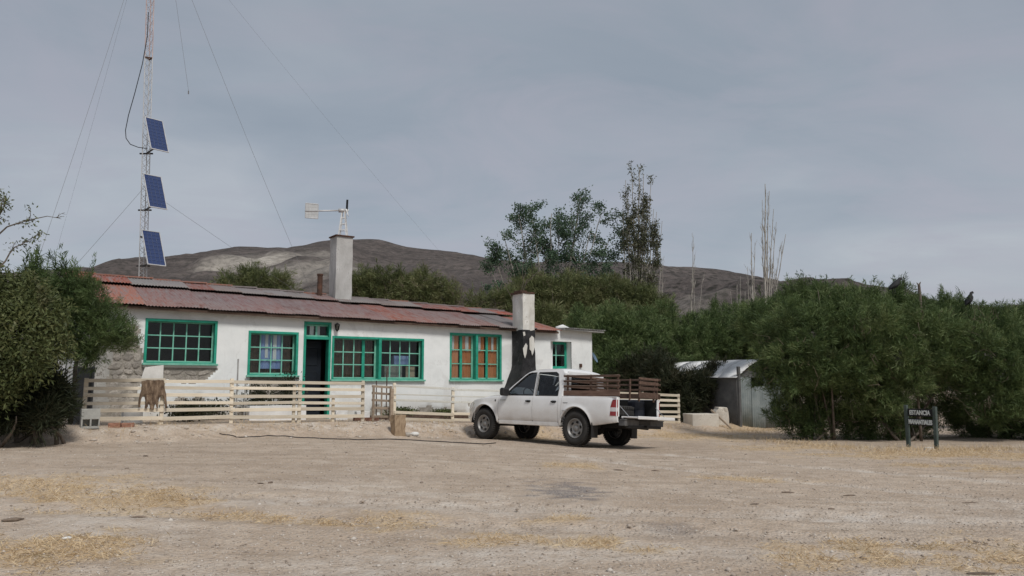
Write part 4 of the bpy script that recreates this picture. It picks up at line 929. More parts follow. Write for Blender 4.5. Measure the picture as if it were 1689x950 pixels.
# low things in the yard: white kerb stones, sills, bricks
M['brick'] = worn('brick', (.22, .11, .075), (.32, .17, .12), 6, rough=.9, rand=.2)
def yard_box(name, label, cat, t, u, w, d, h, mat, rz=0.0, group=None, seed=1):
    q = hw(t, u); mb = MB(); rough_block(mb, -w/2, w/2, -d/2, d/2, [-.03, h*.35, h*.7, h], .008, seed); o = mb.build(name, M[mat], None, bevel=.008); o.location = (q.x, q.y, gz(q.x, q.y)); o.rotation_euler = (0, 0, HA+rz); return tag(o, label, cat, group)
yard_box('white_block', 'whitewashed block lying on the ground behind the fence below the hide', 'block', -.35, 1.5, .42, .2, .34, 'white_paint', .1, seed=2)
yard_box('white_block', 'whitewashed low block in the yard between the door and the gate', 'block', 4.9, 1.1, .34, .2, .26, 'white_paint', .05, seed=3)
yard_box('white_block', 'white low block standing next to the gate inside the yard', 'block', 5.5, 1.2, .38, .2, .24, 'white_paint', -.1, seed=4)
yard_box('planter', 'long low white planter under the small curtained window', 'planter', 3.25, .75, 1.5, .35, .38, 'white_paint', 0, seed=5)
yard_box('garden_bed', 'earth bed with brown edging along the wall right of the gate', 'bed', 7.6, .6, 3.0, .6, .16, 'dark_wood', 0, seed=6)
for k, (t, u) in enumerate(((-.85, 2.6), (-.6, 2.65), (5.2, 1.6), (5.6, 1.75), (5.35, 1.9))):
    yard_box('brick', ['broken red brick beside the two-holed concrete block', 'red brick fragment lying at the foot of the fence near the block', 'old brick lying inside the gate near the white block', 'old brick on the dirt under the open gate', 'small brick piece at the gate threshold'][k], 'brick', t, u, .24, .12, .09, 'brick', random.uniform(-.5, .5), 'loose bricks', 10+k)
for k, (px, py) in enumerate(((684, 718), (672, 719))):
    g = on_ground(px, py); mb = MB(); mb.lathe([(.001, .0), (.09, .0), (.1, .05), (.06, .1), (.001, .11)], 7, Matrix.Rotation(RAD(90), 4, 'X')); o = mb.build('rock', M['stone'] if k else M['white_sheet'], None, smooth=False); o.location = g; o.scale = (1.2-.3*k, .9, .8); tag(o, ['pale rock beside the chopped stump', 'dark rock at the foot of the chopped stump'][k], 'rock')
def yard_plant(name, label, t, u, h, w, seed, mat='darkshrub', n=1500, fl=None):
    q = hw(t, u); b = Vector((q.x, q.y, gz(q.x, q.y))); rng = np.random.default_rng(seed); th = thing(name, label, 'plant', b, HA, 'small plants along the house wall')
    P = rng.normal(size=(n, 3))*np.array([w*.3, .14, h*.22])+np.array([0, 0, h*.55]); P[:, 2] = np.clip(P[:, 2], .02, h); D = unit(rng.normal(size=(n, 3))+np.array([0, 0, .7]))
    V, F, t_ = leaf_arrays(P, D, rng.uniform(.04, .10, n), rng.uniform(.02, .045, n), rng.uniform(0, 1, n), rng)
    link(bpy.data.objects.new('foliage', quads_mesh('foliage', V, F, M[mat], t_)), th)
    mb = MB()
    for k in range(9): mb.tube([(rng.normal()*w*.12, rng.normal()*.04, -.03), (rng.normal()*w*.25, rng.normal()*.08, h*.8)], [.008, .003], 4)
    mb.build('stem', M['bark'], th); return th
yard_plant('garden_plant', 'dark leafy plant growing under the small curtained window', 3.7, .45, 1.25, .55, 11)
yard_plant('garden_plant', 'low dry bushy plant at the left foot of the curtained window', 2.85, .5, .95, .7, 12)
yard_plant('garden_plant', 'low scrubby weed along the wall below the stone patch', 1.5, .5, .5, 1.2, 13)
yard_plant('garden_plant', 'small weed on the earth bed right of the gate', 7.0, .6, .34, .7, 14, 'shrub')
yard_plant('garden_plant', 'tuft of weed on the earth bed under the orange-curtained window', 8.4, .6, .32, .5, 15, 'shrub')
yard_plant('garden_plant', 'dark weed behind the fence between the hide and the next post', .9, 1.3, .45, .8, 16)
# hose across the dirt
pts = []
for px, py in ((362, 716), (400, 722), (470, 720), (520, 723), (590, 726), (640, 725), (700, 728), (760, 731), (800, 733), (822, 731)):
    g = on_ground(px, py); pts.append(g+Vector((0, 0, .012)))
sm = []
for a_, b_ in zip(pts[:-1], pts[1:]):
    for k in range(5):
        p = a_.lerp(b_, k/5); p.z = gz(p.x, p.y)+.012; sm.append(p)
mb = MB(); mb.tube(sm, .010, 6); o = mb.build('hose', M['iron'], None, smooth=True); tag(o, 'thin black hose lying across the dirt in front of the fence', 'hose')

# ================================================================== THE PICKUP
def paint():
    m, nt = new_mat('white_car_paint'); tc = node(nt, 'TexCoord'); sp = node(nt, 'SeparateXYZ', {0: tc.outputs['Object']})
    a = node(nt, 'TexNoise', {'Vector': tc.outputs['Object'], 'Scale': 3, 'Detail': 6}); b = node(nt, 'TexNoise', {'Vector': tc.outputs['Object'], 'Scale': 25, 'Detail': 4})
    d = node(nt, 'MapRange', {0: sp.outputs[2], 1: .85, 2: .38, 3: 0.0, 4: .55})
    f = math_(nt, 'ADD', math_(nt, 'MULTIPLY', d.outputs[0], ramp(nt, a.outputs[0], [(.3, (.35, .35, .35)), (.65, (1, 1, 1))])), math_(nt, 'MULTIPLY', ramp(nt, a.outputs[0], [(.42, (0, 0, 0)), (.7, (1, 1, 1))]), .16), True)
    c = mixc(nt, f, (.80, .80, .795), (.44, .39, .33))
    r = math_(nt, 'ADD', .22, math_(nt, 'MULTIPLY', f, .5))
    p = finish(nt, c, .3, None, spec=.5, extra={'Coat Weight': .35, 'Coat Roughness': .1}); nt.links.new(r, p.inputs['Roughness']); return m
M['paint'] = paint()
M['rubber'] = worn('tyre_rubber', (.022, .021, .02), (.04, .037, .034), 6, (.11, .095, .08), .64, rough=.85, bstr=.3)
M['plastic'] = plain('black_plastic', (.022, .022, .023), .55); M['under'] = plain('underbody', (.018, .017, .016), .85)
M['rim'] = worn('steel_rim', (.22, .215, .205), (.32, .31, .30), 6, (.2, .18, .16), .62, rough=.45, metallic=.4)
M['chrome'] = worn('dull_chrome', (.42, .42, .42), (.58, .58, .57), 5, (.26, .25, .24), .64, rough=.32, metallic=.8)
M['bumper'] = worn('grey_bumper', (.07, .07, .072), (.12, .12, .12), 6, (.2, .18, .16), .63, rough=.5)
M['red_lens'] = plain('red_lens', (.24, .012, .015), .15, extra={'Coat Weight': .6}); M['clear_lens'] = plain('clear_lens', (.55, .52, .52), .12, extra={'Coat Weight': .6})
M['amber'] = plain('head_lens', (.42, .43, .38), .1, extra={'Coat Weight': .8})
M['car_glass'] = glass_mat('car_glass', (.45, .50, .50), .015, 1.7)
M['car_glass_light'] = glass_mat('car_glass_light', (.86, .9, .9), .015)
M['seat'] = worn('seat_cloth', (.05, .05, .052), (.085, .085, .088), 9, rough=.95)
M['rack_wood'] = worn('brown_rack_wood', (.085, .05, .036), (.15, .095, .07), 5, (.22, .17, .13), .64, rough=.8, rand=.25, stretch=(.6, 5, 5))
M['rack_edge'] = worn('pale_rack_edge', (.16, .11, .085), (.27, .21, .17), 6, rough=.7)
RL = Vector((1.515, 18.55, 0)); FL = Vector((-.70, 20.75, 0))
hv = (FL-RL).normalized(); lv = Vector((-hv.y, hv.x, 0)); ctr = RL.lerp(FL, .5)-lv*.77
YAW = math.atan2(hv.y, hv.x)
zl_, zr_ = .075, -.015
truck = thing('pickup_truck', 'white double-cab pickup with brown wooden rack and its tailgate let down', 'pickup', (ctr.x, ctr.y, (zl_+zr_)/2))
truck.rotation_mode = 'QUATERNION'
q_yaw = Matrix.Rotation(YAW, 4, 'Z') @ Matrix.Rotation(math.atan2(zl_-zr_, 1.54), 4, 'X')
truck.rotation_quaternion = q_yaw.to_quaternion()
XF, XR, RW, AR = 1.543, -1.543, .385, .475
def hwid(x, z):
    w = np.interp(z, [.36, .48, .64, .82, 1.0, 1.12, 1.2], [.80, .845, .872, .885, .872, .852, .84])
    for xa in (XF, XR):
        r = math.hypot(x-xa, z-.40); w += .022*math.exp(-((r-AR-.005)/.04)**2)
    if x > 1.55: w -= .30*max(0, (x-1.55)/.87)**2.1
    if x < -2.45: w -= .05*((-2.45-x)/.27)**2
    return float(w)
def zbot(x):
    b = .43
    if x > XF+.2: b = .40
    if x < XR: b = .46+.10*max(0, (-x-2.0)/.7)
    for xa in (XF, XR):
        d = abs(x-xa)
        if d < AR: b = max(b, .40+math.sqrt(AR*AR-d*d)*(1.0))
    return b
def ztop(x):
    return float(np.interp(x, [-2.72, -1.11, -1.1, .85, 1.05, 1.5, 1.95, 2.2, 2.34, 2.42], [1.115, 1.115, 1.125, 1.12, 1.105, 1.065, .995, .925, .85, .76]))
def stations(a, b):
    xs = list(np.linspace(a, b, max(3, int(abs(b-a)/.07)+1)))
    for xa in (XF, XR):
        for q in np.linspace(-1, 1, 31):
            x = xa+AR*math.sin(q*math.pi/2)
            if a < x < b: xs.append(x)
        for e in (-AR-.004, AR+.004):
            if a < xa+e < b: xs.append(xa+e)
    xs = sorted(set(round(x, 4) for x in xs)); return xs
FR_ = [0, .06, .16, .28, .42, .56, .7, .82, .91, .965, 1]
def side_panel(name, a, b, parent, sides=(1, -1), inset=.0, zb_=None, depth=.05):
    for s in sides:
        mb = MB(); xs = stations(a, b); k = len(FR_)
        vs = []
        for x in xs:
            z0 = zbot(x) if zb_ is None else max(zbot(x), zb_); z1 = ztop(x)
            for f in FR_:
                z = z0+(z1-z0)*f; y = hwid(x, z)-(.014*max(0, (f-.9)/.1)**2)-(.012 if f == 0 else 0)
                vs.append((x, s*y, z))
        n = len(xs); fs = [(i*k+j, (i+1)*k+j, (i+1)*k+j+1, i*k+j+1) for i in range(n-1) for j in range(k-1)]
        # returns into the gaps at both ends and along the bottom
        b0 = len(vs)
        for i in (0, n-1):
            for j in range(k): x, y, z = vs[i*k+j]; vs.append((x, y-s*depth, z))
        fs += [(j, j+1, b0+j+1, b0+j) for j in range(k-1)]+[((n-1)*k+j, b0+k+j, b0+k+j+1, (n-1)*k+j+1) for j in range(k-1)]
        b1 = len(vs)
        for i in range(n): x, y, z = vs[i*k]; vs.append((x, y-s*(depth+.06), z))
        fs += [(i*k, b1+i, b1+i+1, (i+1)*k) for i in range(n-1)]
        mb.add(vs, fs); o = mb.build(name, M['paint'], parent, smooth=True)
        md = o.modifiers.new('es', 'EDGE_SPLIT'); md.split_angle = RAD(45)
        yield o
G_ = .006
bodyL, bodyR = list(side_panel('front_fender', 1.02+G_, 2.42, truck))
doors_f = list(side_panel('front_door', -.17+G_, 1.02-G_, truck, zb_=.50))
doors_r = list(side_panel('rear_door', -1.0+G_, -.17-G_, truck, zb_=.50))
list(side_panel('rear_quarter', -1.11+G_, -1.0-G_, truck)); list(side_panel('bed_side', -2.72, -1.11-G_, truck))
for s in (1, -1):
    mb = MB(); mb.box((-.02, s*.815, .452), (2.06, .06, .10)); mb.build('sill', M['paint'], truck, bevel=.015)
    mb = MB()
    for x in (1.02, -.17, -1.0, -1.11): mb.box((x, s*.835, .80), (.04, .012, .60))
    mb.build('door_seal', M['under'], truck)
# handles, badge, moulding
for side, s in ((0, 1), (1, -1)):
    for door_, x in ((doors_f[side], -.03), (doors_r[side], -.87)):
        mb = MB(); mb.box((x, s*(hwid(x, .99)+.012), .985), (.16, .035, .032)); mb.box((x, s*(hwid(x, .98)-.002), .98), (.12, .012, .06)); mb.build('handle', M['plastic'], door_, bevel=.008)
    mb = MB(); mb.box((1.13, s*(hwid(1.13, .98)+.003), .985), (.035, .012, .05)); mb.build('side_repeater', M['plastic'], bodyL if s > 0 else bodyR, bevel=.005)
    mb = MB(); mb.box((.86, s*(hwid(.86, 1.0)+.001), 1.0), (.2, .006, .022)); mb.build('badge', M['chrome'], doors_f[side])
    mb = MB(); mb.box((-1.24, s*(hwid(-1.24, .78)+.001), .775), (.16, .006, .022)); mb.box((-1.24, s*(hwid(-1.24, .96)+.001), .965), (.14, .006, .02)); mb.build('badge', M['chrome'], truck)
# hood and nose
mb = MB(); xs = list(np.linspace(.80, 2.42, 24)); n = 15; vs = []
for x in xs:
    w = hwid(x, ztop(x))-.016
    for i in range(n):
        q = -1+2*i/(n-1); vs.append((x+.07*(1-q*q)*max(0, (x-2.0)/.42), q*w, ztop(x)+.055*(1-abs(q)**2.6)*min(1, (2.5-x)/.6)+(.018 if .45 < abs(q) < .85 and x < 2.1 else 0)))
mb.add(vs, [(a_*n+i, a_*n+i+1, (a_+1)*n+i+1, (a_+1)*n+i) for a_ in range(len(xs)-1) for i in range(n-1)]); mb.build('hood', M['paint'], truck, smooth=True)
mb = MB(); vs = []; zsn = np.linspace(.40, .775, 8)
for z in zsn:
    w = hwid(2.42, z)-.002
    for i in range(n):
        q = -1+2*i/(n-1); vs.append((2.42+.085*(1-q*q)+.035*math.sin((z-.4)/.375*math.pi)*(1-q**8), q*w, z))
mb.add(vs, [(a_*n+i, a_*n+i+1, (a_+1)*n+i+1, (a_+1)*n+i) for a_ in range(7) for i in range(n-1)]); mb.build('front_bumper', M['paint'], truck, smooth=True)
mb = MB(); mb.box((2.51, 0, .70), (.06, .8, .13)); mb.build('grille', M['plastic'], truck, bevel=.02)
for s in (1, -1):
    mb = MB(); pts = []
    for (x, z) in ((2.40, .74), (2.30, .70), (2.10, .78), (1.97, .90), (2.05, .945), (2.2, .90), (2.33, .83)): pts.append((x, z))
    mb.prism(pts, lambda x, z: (x, s*(hwid(x, z)+.006), z), lambda x, z: (x, s*(hwid(x, z)-.03), z)); mb.build('headlight', M['amber'], truck, bevel=.004)
# cab: pillars and roof with real openings
def cab_y(z): return .845-(z-1.11)*.255
OUT = [(.93, 1.11), (.62, 1.36), (.22, 1.655), (.10, 1.715), (-.08, 1.755), (-.45, 1.775), (-.86, 1.77), (-1.0, 1.74), (-1.06, 1.66), (-1.10, 1.3), (-1.11, 1.11)]
WF = [(.79, 1.13), (.56, 1.345), (.26, 1.575), (.13, 1.66), (.04, 1.685), (-.135, 1.695), (-.165, 1.13)]
WR = [(-.245, 1.13), (-.225, 1.695), (-.78, 1.695), (-.86, 1.65), (-.965, 1.30), (-.97, 1.13)]
def plate(outer, holes, s):
    polys = [[Vector((x, z, 0)) for x, z in outer]]+[[Vector((x, z, 0)) for x, z in h] for h in holes]
    flat = [p for pl in polys for p in pl]; tr = tessellate_polygon(polys)
    mb = MB(); mb.add([(p.x, s*cab_y(p.y), p.y) for p in flat], [tuple(t) for t in tr]); return mb
cab = None
for s in (1, -1):
    o = plate(OUT, [WF, WR], s).build('cab_side', M['paint'], truck)
    md = o.modifiers.new('s', 'SOLIDIFY'); md.thickness = .05; md.offset = -1
    bv = o.modifiers.new('b', 'BEVEL'); bv.width = .008; bv.segments = 2; bv.limit_method = 'ANGLE'; bv.angle_limit = RAD(50)
    for pl, nm, mt in ((WF, 'front_window', 'car_glass'), (WR, 'rear_window', 'car_glass_light')):
        mb = MB(); mb.add([(x, s*(cab_y(z)-.02), z) for x, z in pl], [tuple(range(len(pl)))]); w_ = mb.build(nm, M[mt], truck)
        tb = MB(); pp = [(x, s*(cab_y(z)+.001), z) for x, z in pl]; tb.tube(pp+[pp[0]], .012, 4, cap=False); tb.build('window_seal', M['plastic'], w_)
    mb = MB(); mb.bar((-.21, s*(cab_y(1.13)+.002), 1.13), (-.185, s*(cab_y(1.66)+.002), 1.67), .004, .012); mb.build('door_gap', M['under'], truck)
mb = MB(); xs = [.22, .10, -.08, -.25, -.45, -.66, -.86, -1.0, -1.06]; zs_ = [1.655, 1.715, 1.755, 1.768, 1.775, 1.774, 1.77, 1.74, 1.66]; n = 13; vs = []
for x, z in zip(xs, zs_):
    w = cab_y(z)-.004
    for i in range(n):
        q = -1+2*i/(n-1); vs.append((x+.06*(1-q*q)*(1 if x > .05 else 0), q*w, z+.045*(1-abs(q)**2.4)))
mb.add(vs, [(a_*n+i, a_*n+i+1, (a_+1)*n+i+1, (a_+1)*n+i) for a_ in range(len(xs)-1) for i in range(n-1)]); mb.build('roof', M['paint'], truck, smooth=True)
mb = MB(); n = 9; vs = []
for x, z in ((.90, 1.12), (.58, 1.38), (.22, 1.66)):
    for i in range(n):
        q = -1+2*i/(n-1); vs.append((x+.10*(1-q*q), q*(cab_y(z)-.05), z+.03*(1-q*q)))
mb.add(vs, [(a_*n+i, a_*n+i+1, (a_+1)*n+i+1, (a_+1)*n+i) for a_ in range(2) for i in range(n-1)]); mb.build('windscreen', M['car_glass_light'], truck, smooth=True)
mb = MB(); mb.box((-1.09, 0, .86), (.04, 1.62, .56)); mb.box((-1.075, .62, 1.40), (.05, .22, .55)); mb.box((-1.075, -.62, 1.40), (.05, .22, .55)); mb.box((-1.07, 0, 1.68), (.06, 1.2, .09)); mb.box((-1.085, 0, 1.16), (.05, 1.5, .1)); mb.build('cab_back', M['paint'], truck, bevel=.01)
mb = MB(); mb.box((-1.08, 0, 1.42), (.008, 1.05, .44)); mb.build('back_window', M['car_glass_light'], truck)
# interior
mb = MB()
for y in (.38, -.38):
    mb.box((.08, y, .88), (.5, .5, .18)); mb.box((-.19, y, 1.16), (.15, .48, .52), Matrix.Rotation(RAD(-12), 3, 'Y')); mb.box((-.27, y, 1.5), (.1, .26, .17), Matrix.Rotation(RAD(-12), 3, 'Y'))
mb.box((-.72, 0, .86), (.45, 1.3, .2)); mb.box((-.93, 0, 1.02), (.13, 1.3, .30))
for y in (.42, -.42): mb.box((-.96, y, 1.24), (.09, .22, .12))
mb.build('seats', M['seat'], truck, bevel=.04)
mb = MB(); mb.box((.72, 0, 1.02), (.35, 1.5, .2)); mb.build('dashboard', M['plastic'], truck, bevel=.04)
mb = MB(); ringp = [Vector((.42+.06*math.sin(a_)*1.0, .38+.19*math.cos(a_), 1.16+.17*math.sin(a_))) for a_ in np.linspace(0, 2*math.pi, 21)]; mb.tube(ringp, .014, 6, cap=False); mb.bar((.42, .2, 1.16), (.42, .56, 1.16), .02, .03); mb.bar((.42, .38, 1.16), (.66, .38, 1.04), .04, .04); mb.build('steering_wheel', M['plastic'], truck)
mb = MB(); mb.box((.0, 0, .66), (2.1, 1.56, .3)); mb.box((1.2, 0, .74), (1.9, 1.0, .5)); mb.box((0, 0, .50), (4.6, .8, .16)); mb.box((-1.9, 0, .52), (1.5, .9, .1)); mb.box((-2.5, 0, .50), (.25, 1.0, .06)); mb.box((1.55, 0, .80), (.9, 1.1, .1))
mb.tube([(XF, -.7, .39), (XF, .7, .39)], .05, 8); mb.tube([(XR, -.7, .39), (XR, .7, .39)], .06, 8); mb.lathe([(.001, .12), (.13, .1), (.16, 0), (.13, -.1), (.001, -.12)], 10, Matrix.Translation((XR, .0, .39)))
mb.tube([(-.3, -.45, .42), (-2.2, -.45, .46), (-2.6, -.55, .44)], .035, 8); mb.build('underbody', M['under'], truck)
for xa in (XF, XR):                                       # wheel housings
    mb = MB()
    for s in (1, -1):
        pts = [(xa+(AR+.02)*math.cos(a_), .40+(AR+.02)*math.sin(a_)) for a_ in np.linspace(0, math.pi, 13)]
        vs = [(x, s*.84, z) for x, z in pts]+[(x, s*.52, z) for x, z in pts]+[(xa, s*.52, .4)]
        k = 13; mb.add(vs, [(i, i+1, k+i+1, k+i) for i in range(k-1)]+[(k+i, k+i+1, 2*k) for i in range(k-1)])
    mb.build('wheel_housing', M['under'], truck)
# mirrors
for s in (1, -1):
    mb = MB(); rough_block(mb, -.07, .06, -.11, .11, [0, .03, .1, .17, .20], .0, 1, lambda z: (-.02 if z < .02 or z > .19 else 0,)*4); mo = mb.build('mirror', M['plastic'], truck, smooth=False, bevel=.025); mo.location = (.70, s*.99, 1.10)
    mb = MB(); mb.bar((.0, -s*.2, .05), (0, -s*.06, .07), .05, .05); mb.build('mirror_arm', M['plastic'], mo)
# load bed
mb = MB(); mb.box((-1.915, 0, .66), (1.6, 1.46, .03)); mb.box((-1.135, 0, .89), (.03, 1.5, .44))
for s in (1, -1): mb.box((-1.915, s*.755, .885), (1.61, .03, .42)); mb.box((XR, s*.66, .78), (.8, .18, .22))
mb.build('bed_liner', M['under'], truck)
for s in (1, -1):
    mb = MB(); mb.box((-1.915, s*.795, 1.113), (1.615, .105, .022)); mb.build('bed_rail', M['paint'], truck, bevel=.01)
    mb = MB(); mb.box((-2.705, s*.785, .90), (.035, .105, .44)); mb.build('bed_post', M['paint'], truck, bevel=.012)
    # tail light wraps the rear corner
    mb = MB(); w = hwid(-2.66, .9)
    for z0, z1, m_ in ((.74, .845, 1), (.845, .90, 0), (.90, 1.06, 0)): pass
    prof = [(-2.56, hwid(-2.56, .9)+.006), (-2.63, hwid(-2.63, .9)+.007), (-2.70, hwid(-2.70, .9)+.006), (-2.73, w-.03), (-2.73, w-.05), (-2.62, w-.06)]
    def tl_(mb, z0, z1, sh0, sh1):
        vs = [(x-(sh0 if i == 0 else 0), s*y, z0) for i, (x, y) in enumerate(prof)]+[(x-(sh1 if i == 0 else 0), s*y, z1) for i, (x, y) in enumerate(prof)]; k = len(prof)
        mb.add(vs, [tuple(range(k)), tuple(range(2*k-1, k-1, -1))]+[(i, (i+1) % k, k+(i+1) % k, k+i) for i in range(k)])
    tl_(mb, .70, .795, .0, .01); tl_(mb, .885, 1.06, .01, .075); mb.cur = 1; tl_(mb, .795, .885, .01, .01)
    mb.build('tail_light', [M['red_lens'], M['clear_lens']], truck, bevel=.006)
# tailgate let down flat, bumper
tg = MB(); tg.box((-2.985, 0, .685), (.47, 1.40, .035)); tg.box((-3.215, 0, .68), (.035, 1.42, .07)); tg.box((-2.77, 0, .675), (.05, 1.4, .05))
gate_ = tg.build('tailgate', M['paint'], truck, bevel=.012)
mb = MB(); mb.box((-2.99, 0, .706), (.36, 1.2, .006)); mb.build('tailgate_liner', M['bumper'], gate_)
for s in (1, -1):
    mb = MB(); mb.tube([(-2.70, s*.70, .93), (-2.95, s*.70, .71)], .008, 5); mb.build('stay', M['chrome'], gate_)
mb = MB(); mb.box((-2.80, 0, .555), (.17, 1.5, .13)); mb.box((-2.83, .56, .625), (.14, .42, .02)); mb.box((-2.83, -.56, .625), (.14, .42, .02)); bp = mb.build('rear_bumper', M['bumper'], truck, bevel=.02)
mb = MB(); mb.box((-2.86, 0, .47), (.1, 1.25, .06)); mb.tube([(-2.75, 0, .48), (-2.98, 0, .48)], .03, 8); mb.build('tow_bar', M['plastic'], bp, bevel=.01)
mb = MB(); mb.box((-2.893, 0, .57), (.006, .42, .11)); mb.build('plate_recess', M['plastic'], bp)
for s in (1, -1):
    mb = MB(); mb.box((XR-.50, s*.76, .36), (.02, .22, .34)); mb.build('mud_flap', M['plastic'], truck)
# wheels
def wheel_meshes():
    mt = MB(); w = .125
    mt.lathe([(.215, -w*.82), (.30, -w*1.02), (.345, -w), (.372, -w*.84), (.385, -w*.5), (.385, w*.5), (.372, w*.84), (.345, w), (.30, w*1.02), (.215, w*.82), (.205, 0)], 40, close=True)
    for j in range(44):
        a_ = j*2*math.pi/44
        for s in (-1, 1):
            a2 = a_+(.07 if s > 0 else 0); mt.box((.386*math.cos(a2), s*.072, .386*math.sin(a2)), (.016, .075, .034), Matrix.Rotation(-a2, 3, 'Y'))
    t = mt.mesh('tyre', M['rubber'], True)
    mr = MB(); mr.lathe([(.222, .10), (.228, .112), (.218, .118), (.205, .10), (.195, .06), (.175, .055), (.165, .062), (.095, .075), (.085, .06), (.06, .06), (.05, .085), (.02, .09), (.001, .09)], 36)
    mr.lathe([(.21, .09), (.215, -.1), (.2, -.1)], 36)
    for j in range(6):
        a_ = j*math.pi/3+.2; mr.lathe([(.001, .012), (.010, .012), (.012, 0)], 6, Matrix.Translation((.068*math.cos(a_), .062, .068*math.sin(a_))))
    mr.cur = 1
    for j in range(6):                                   # hand holes: dark discs set on the rim for the shade inside them
        a_ = j*math.pi/3; mr.lathe([(.001, .004), (.030, .004), (.033, .008), (.036, -.02)], 12, Matrix.Translation((.138*math.cos(a_), .066, .138*math.sin(a_))) @ Matrix.Rotation(-a_, 4, 'Y') @ Matrix.Scale(1.15, 4, Vector((0, 0, 1))))
    r = mr.mesh('rim', [M['rim'], M['under']], True); return t, r
tm, rm = wheel_meshes()
for xa, s, st in ((XF, 1, 0), (XF, -1, 0), (XR, 1, 0), (XR, -1, 0)):
    w = link(bpy.data.objects.new('wheel', None), truck); w.location = (xa, s*.755, .382); w.rotation_euler = (0, 0, 0 if s > 0 else math.pi)
    inst('tyre', tm, w, (0, 0, 0), (0, RAD(17*xa), 0)); inst('rim', rm, w, (0, 0, 0), (0, RAD(29*xa), 0))
# wooden stock rack standing on the bed sides
def rack_side(s):
    r = link(bpy.data.objects.new('stake_rack', None), truck); r.location = (0, s*.785, 1.125)
    for (z, h) in ((.075, .12), (.225, .042), (.345, .042), (.465, .042)):
        mb = MB(); mb.box((0, 0, 0), (1.66, .024, h)); o = mb.build('rail', M['rack_wood'], r, bevel=.004); o.location = (-1.93, 0, z); o.rotation_euler = (random.uniform(-.04, .04), random.uniform(-.008, .008), 0)
        if z > .1:
            mb = MB(); mb.box((-1.93, s*.016, z+h/2), (1.66, .008, .012)); mb.build('rail_edge', M['rack_edge'], r)  # paler strip along the top edge of each upper rail
    for x in (-1.2, -1.9, -2.68):
        mb = MB(); mb.box((x, -s*.03, .22), (.045, .03, .56)); mb.build('stake', M['rack_wood'], r, bevel=.004)
    return r
rack_side(1); rack_side(-1)
r = link(bpy.data.objects.new('stake_rack', None), truck); r.location = (-1.16, 0, 1.125)
for (z, h) in ((.075, .12), (.225, .05), (.36, .05), (.48, .05)):
    mb = MB(); mb.box((0, 0, z), (.024, 1.5, h)); mb.build('rail', M['rack_wood'], r, bevel=.004)
r = link(bpy.data.objects.new('stake_rack', None), truck); r.location = (-2.70, 0, 1.125)      # half gate left at the far side
for y in (-.04, -.62): 
    mb = MB(); mb.box((0, y, .21), (.035, .045, .56), Matrix.Rotation(RAD(4), 3, 'X')); mb.build('stake', M['rack_wood'], r, bevel=.004)
for (z, h) in ((.08, .13), (.24, .07), (.36, .07), (.46, .05)):
    mb = MB(); mb.box((-.03, -.36, z), (.022, .78, h)); mb.build('rail', M['rack_wood'], r, bevel=.004)
# cargo
def on_truck(p): return truck.matrix_basis @ Vector(p)
truck_m = Matrix.Translation(truck.location) @ q_yaw
def cargo(name, label, cat, mb, mat, p, rz=0, bevel=.02):
    o = mb.build(name, M[mat], None, bevel=bevel); m = truck_m @ Matrix.Translation(p) @ Matrix.Rotation(rz, 4, 'Z'); o.rotation_mode = 'QUATERNION'; o.location = m.to_translation(); o.rotation_quaternion = m.to_quaternion(); return tag(o, label, cat)
M['boxgreen'] = plain('dark_green_case', (.045, .052, .045), .5); M['navy'] = plain('navy_drum', (.012, .014, .022), .5)
o = inst('spare_tyre', tm); m = truck_m @ Matrix.Translation((-2.30, .27, .81)) @ Matrix.Rotation(RAD(90), 4, 'X'); o.rotation_mode = 'QUATERNION'; o.location = m.to_translation(); o.rotation_quaternion = m.to_quaternion(); tag(o, 'dark spare tyre lying flat in the open pickup bed', 'tyre')
mb = MB(); mb.lathe([(.001, 0), (.19, 0), (.2, .03), (.2, .2), (.208, .21), (.2, .22), (.2, .36), (.17, .40), (.001, .41)], 18, Matrix.Rotation(RAD(90), 4, 'X') @ Matrix.Scale(-1, 4, Vector((0, 0, 1)))); o = cargo('drum', 'dark navy drum standing in the far rear corner of the pickup bed', 'drum', mb, 'navy', (-2.32, -.44, .68), bevel=0)
mb = MB(); mb.box((0, 0, .18), (.4, .5, .36)); cargo('crate', 'dark crate in the middle of the pickup bed, behind the case', 'crate', mb, 'plastic', (-1.75, .1, .68))
mb = MB(); mb.box((0, 0, 0), (.06, .6, .1)); cargo('plank', 'pale plank end lying on top of the load in the pickup bed', 'plank', mb, 'gate_wood', (-1.7, .1, 1.1), 0)

# ================================================================== MAST, PANELS, WIND CHARGER
M['galv'] = worn('galvanised', (.46, .46, .46), (.60, .60, .60), 5, rough=.5, metallic=.3)
M['mast_red'] = worn('faded_red_mast', (.42, .30, .28), (.58, .48, .46), 2, rough=.6)
M['wire'] = plain('guy_wire', (.17, .17, .175), .6)
M['cell'], nt = new_mat('solar_cell'); tc = node(nt, 'TexCoord'); a = node(nt, 'TexNoise', {'Vector': tc.outputs['Object'], 'Scale': 4}); finish(nt, ramp(nt, a.outputs[0], [(.3, (.022, .040, .115)), (.7, (.035, .058, .155))]), .25, spec=.5, extra={'Coat Weight': .3, 'Coat Roughness': .08})
MD = 29.5; mb0 = at(240.5, 455, MD); mtop = at(252.5, 0, MD)
base = Vector((mb0.x, mb0.y, gz(mb0.x, mb0.y))); H = 21.0
mast = thing('radio_mast', 'tall thin lattice radio mast with guy wires behind the farmhouse', 'mast', base)
lean_x = (mtop.x-mb0.x)/(mtop.z-mb0.z)
def mp_(z): return Vector((lean_x*(z-2.0)*1.0, 0, z-base.z))
R_ = .155
def mcorner(k, z): a_ = RAD(90+120*k+20); return mp_(z)+Vector((R_*math.cos(a_), R_*math.sin(a_), 0))
bands = [(base.z-.05, 10.8, 'galv'), (10.8, 14.1, 'galv'), (14.1, base.z+H, 'mast_red')]
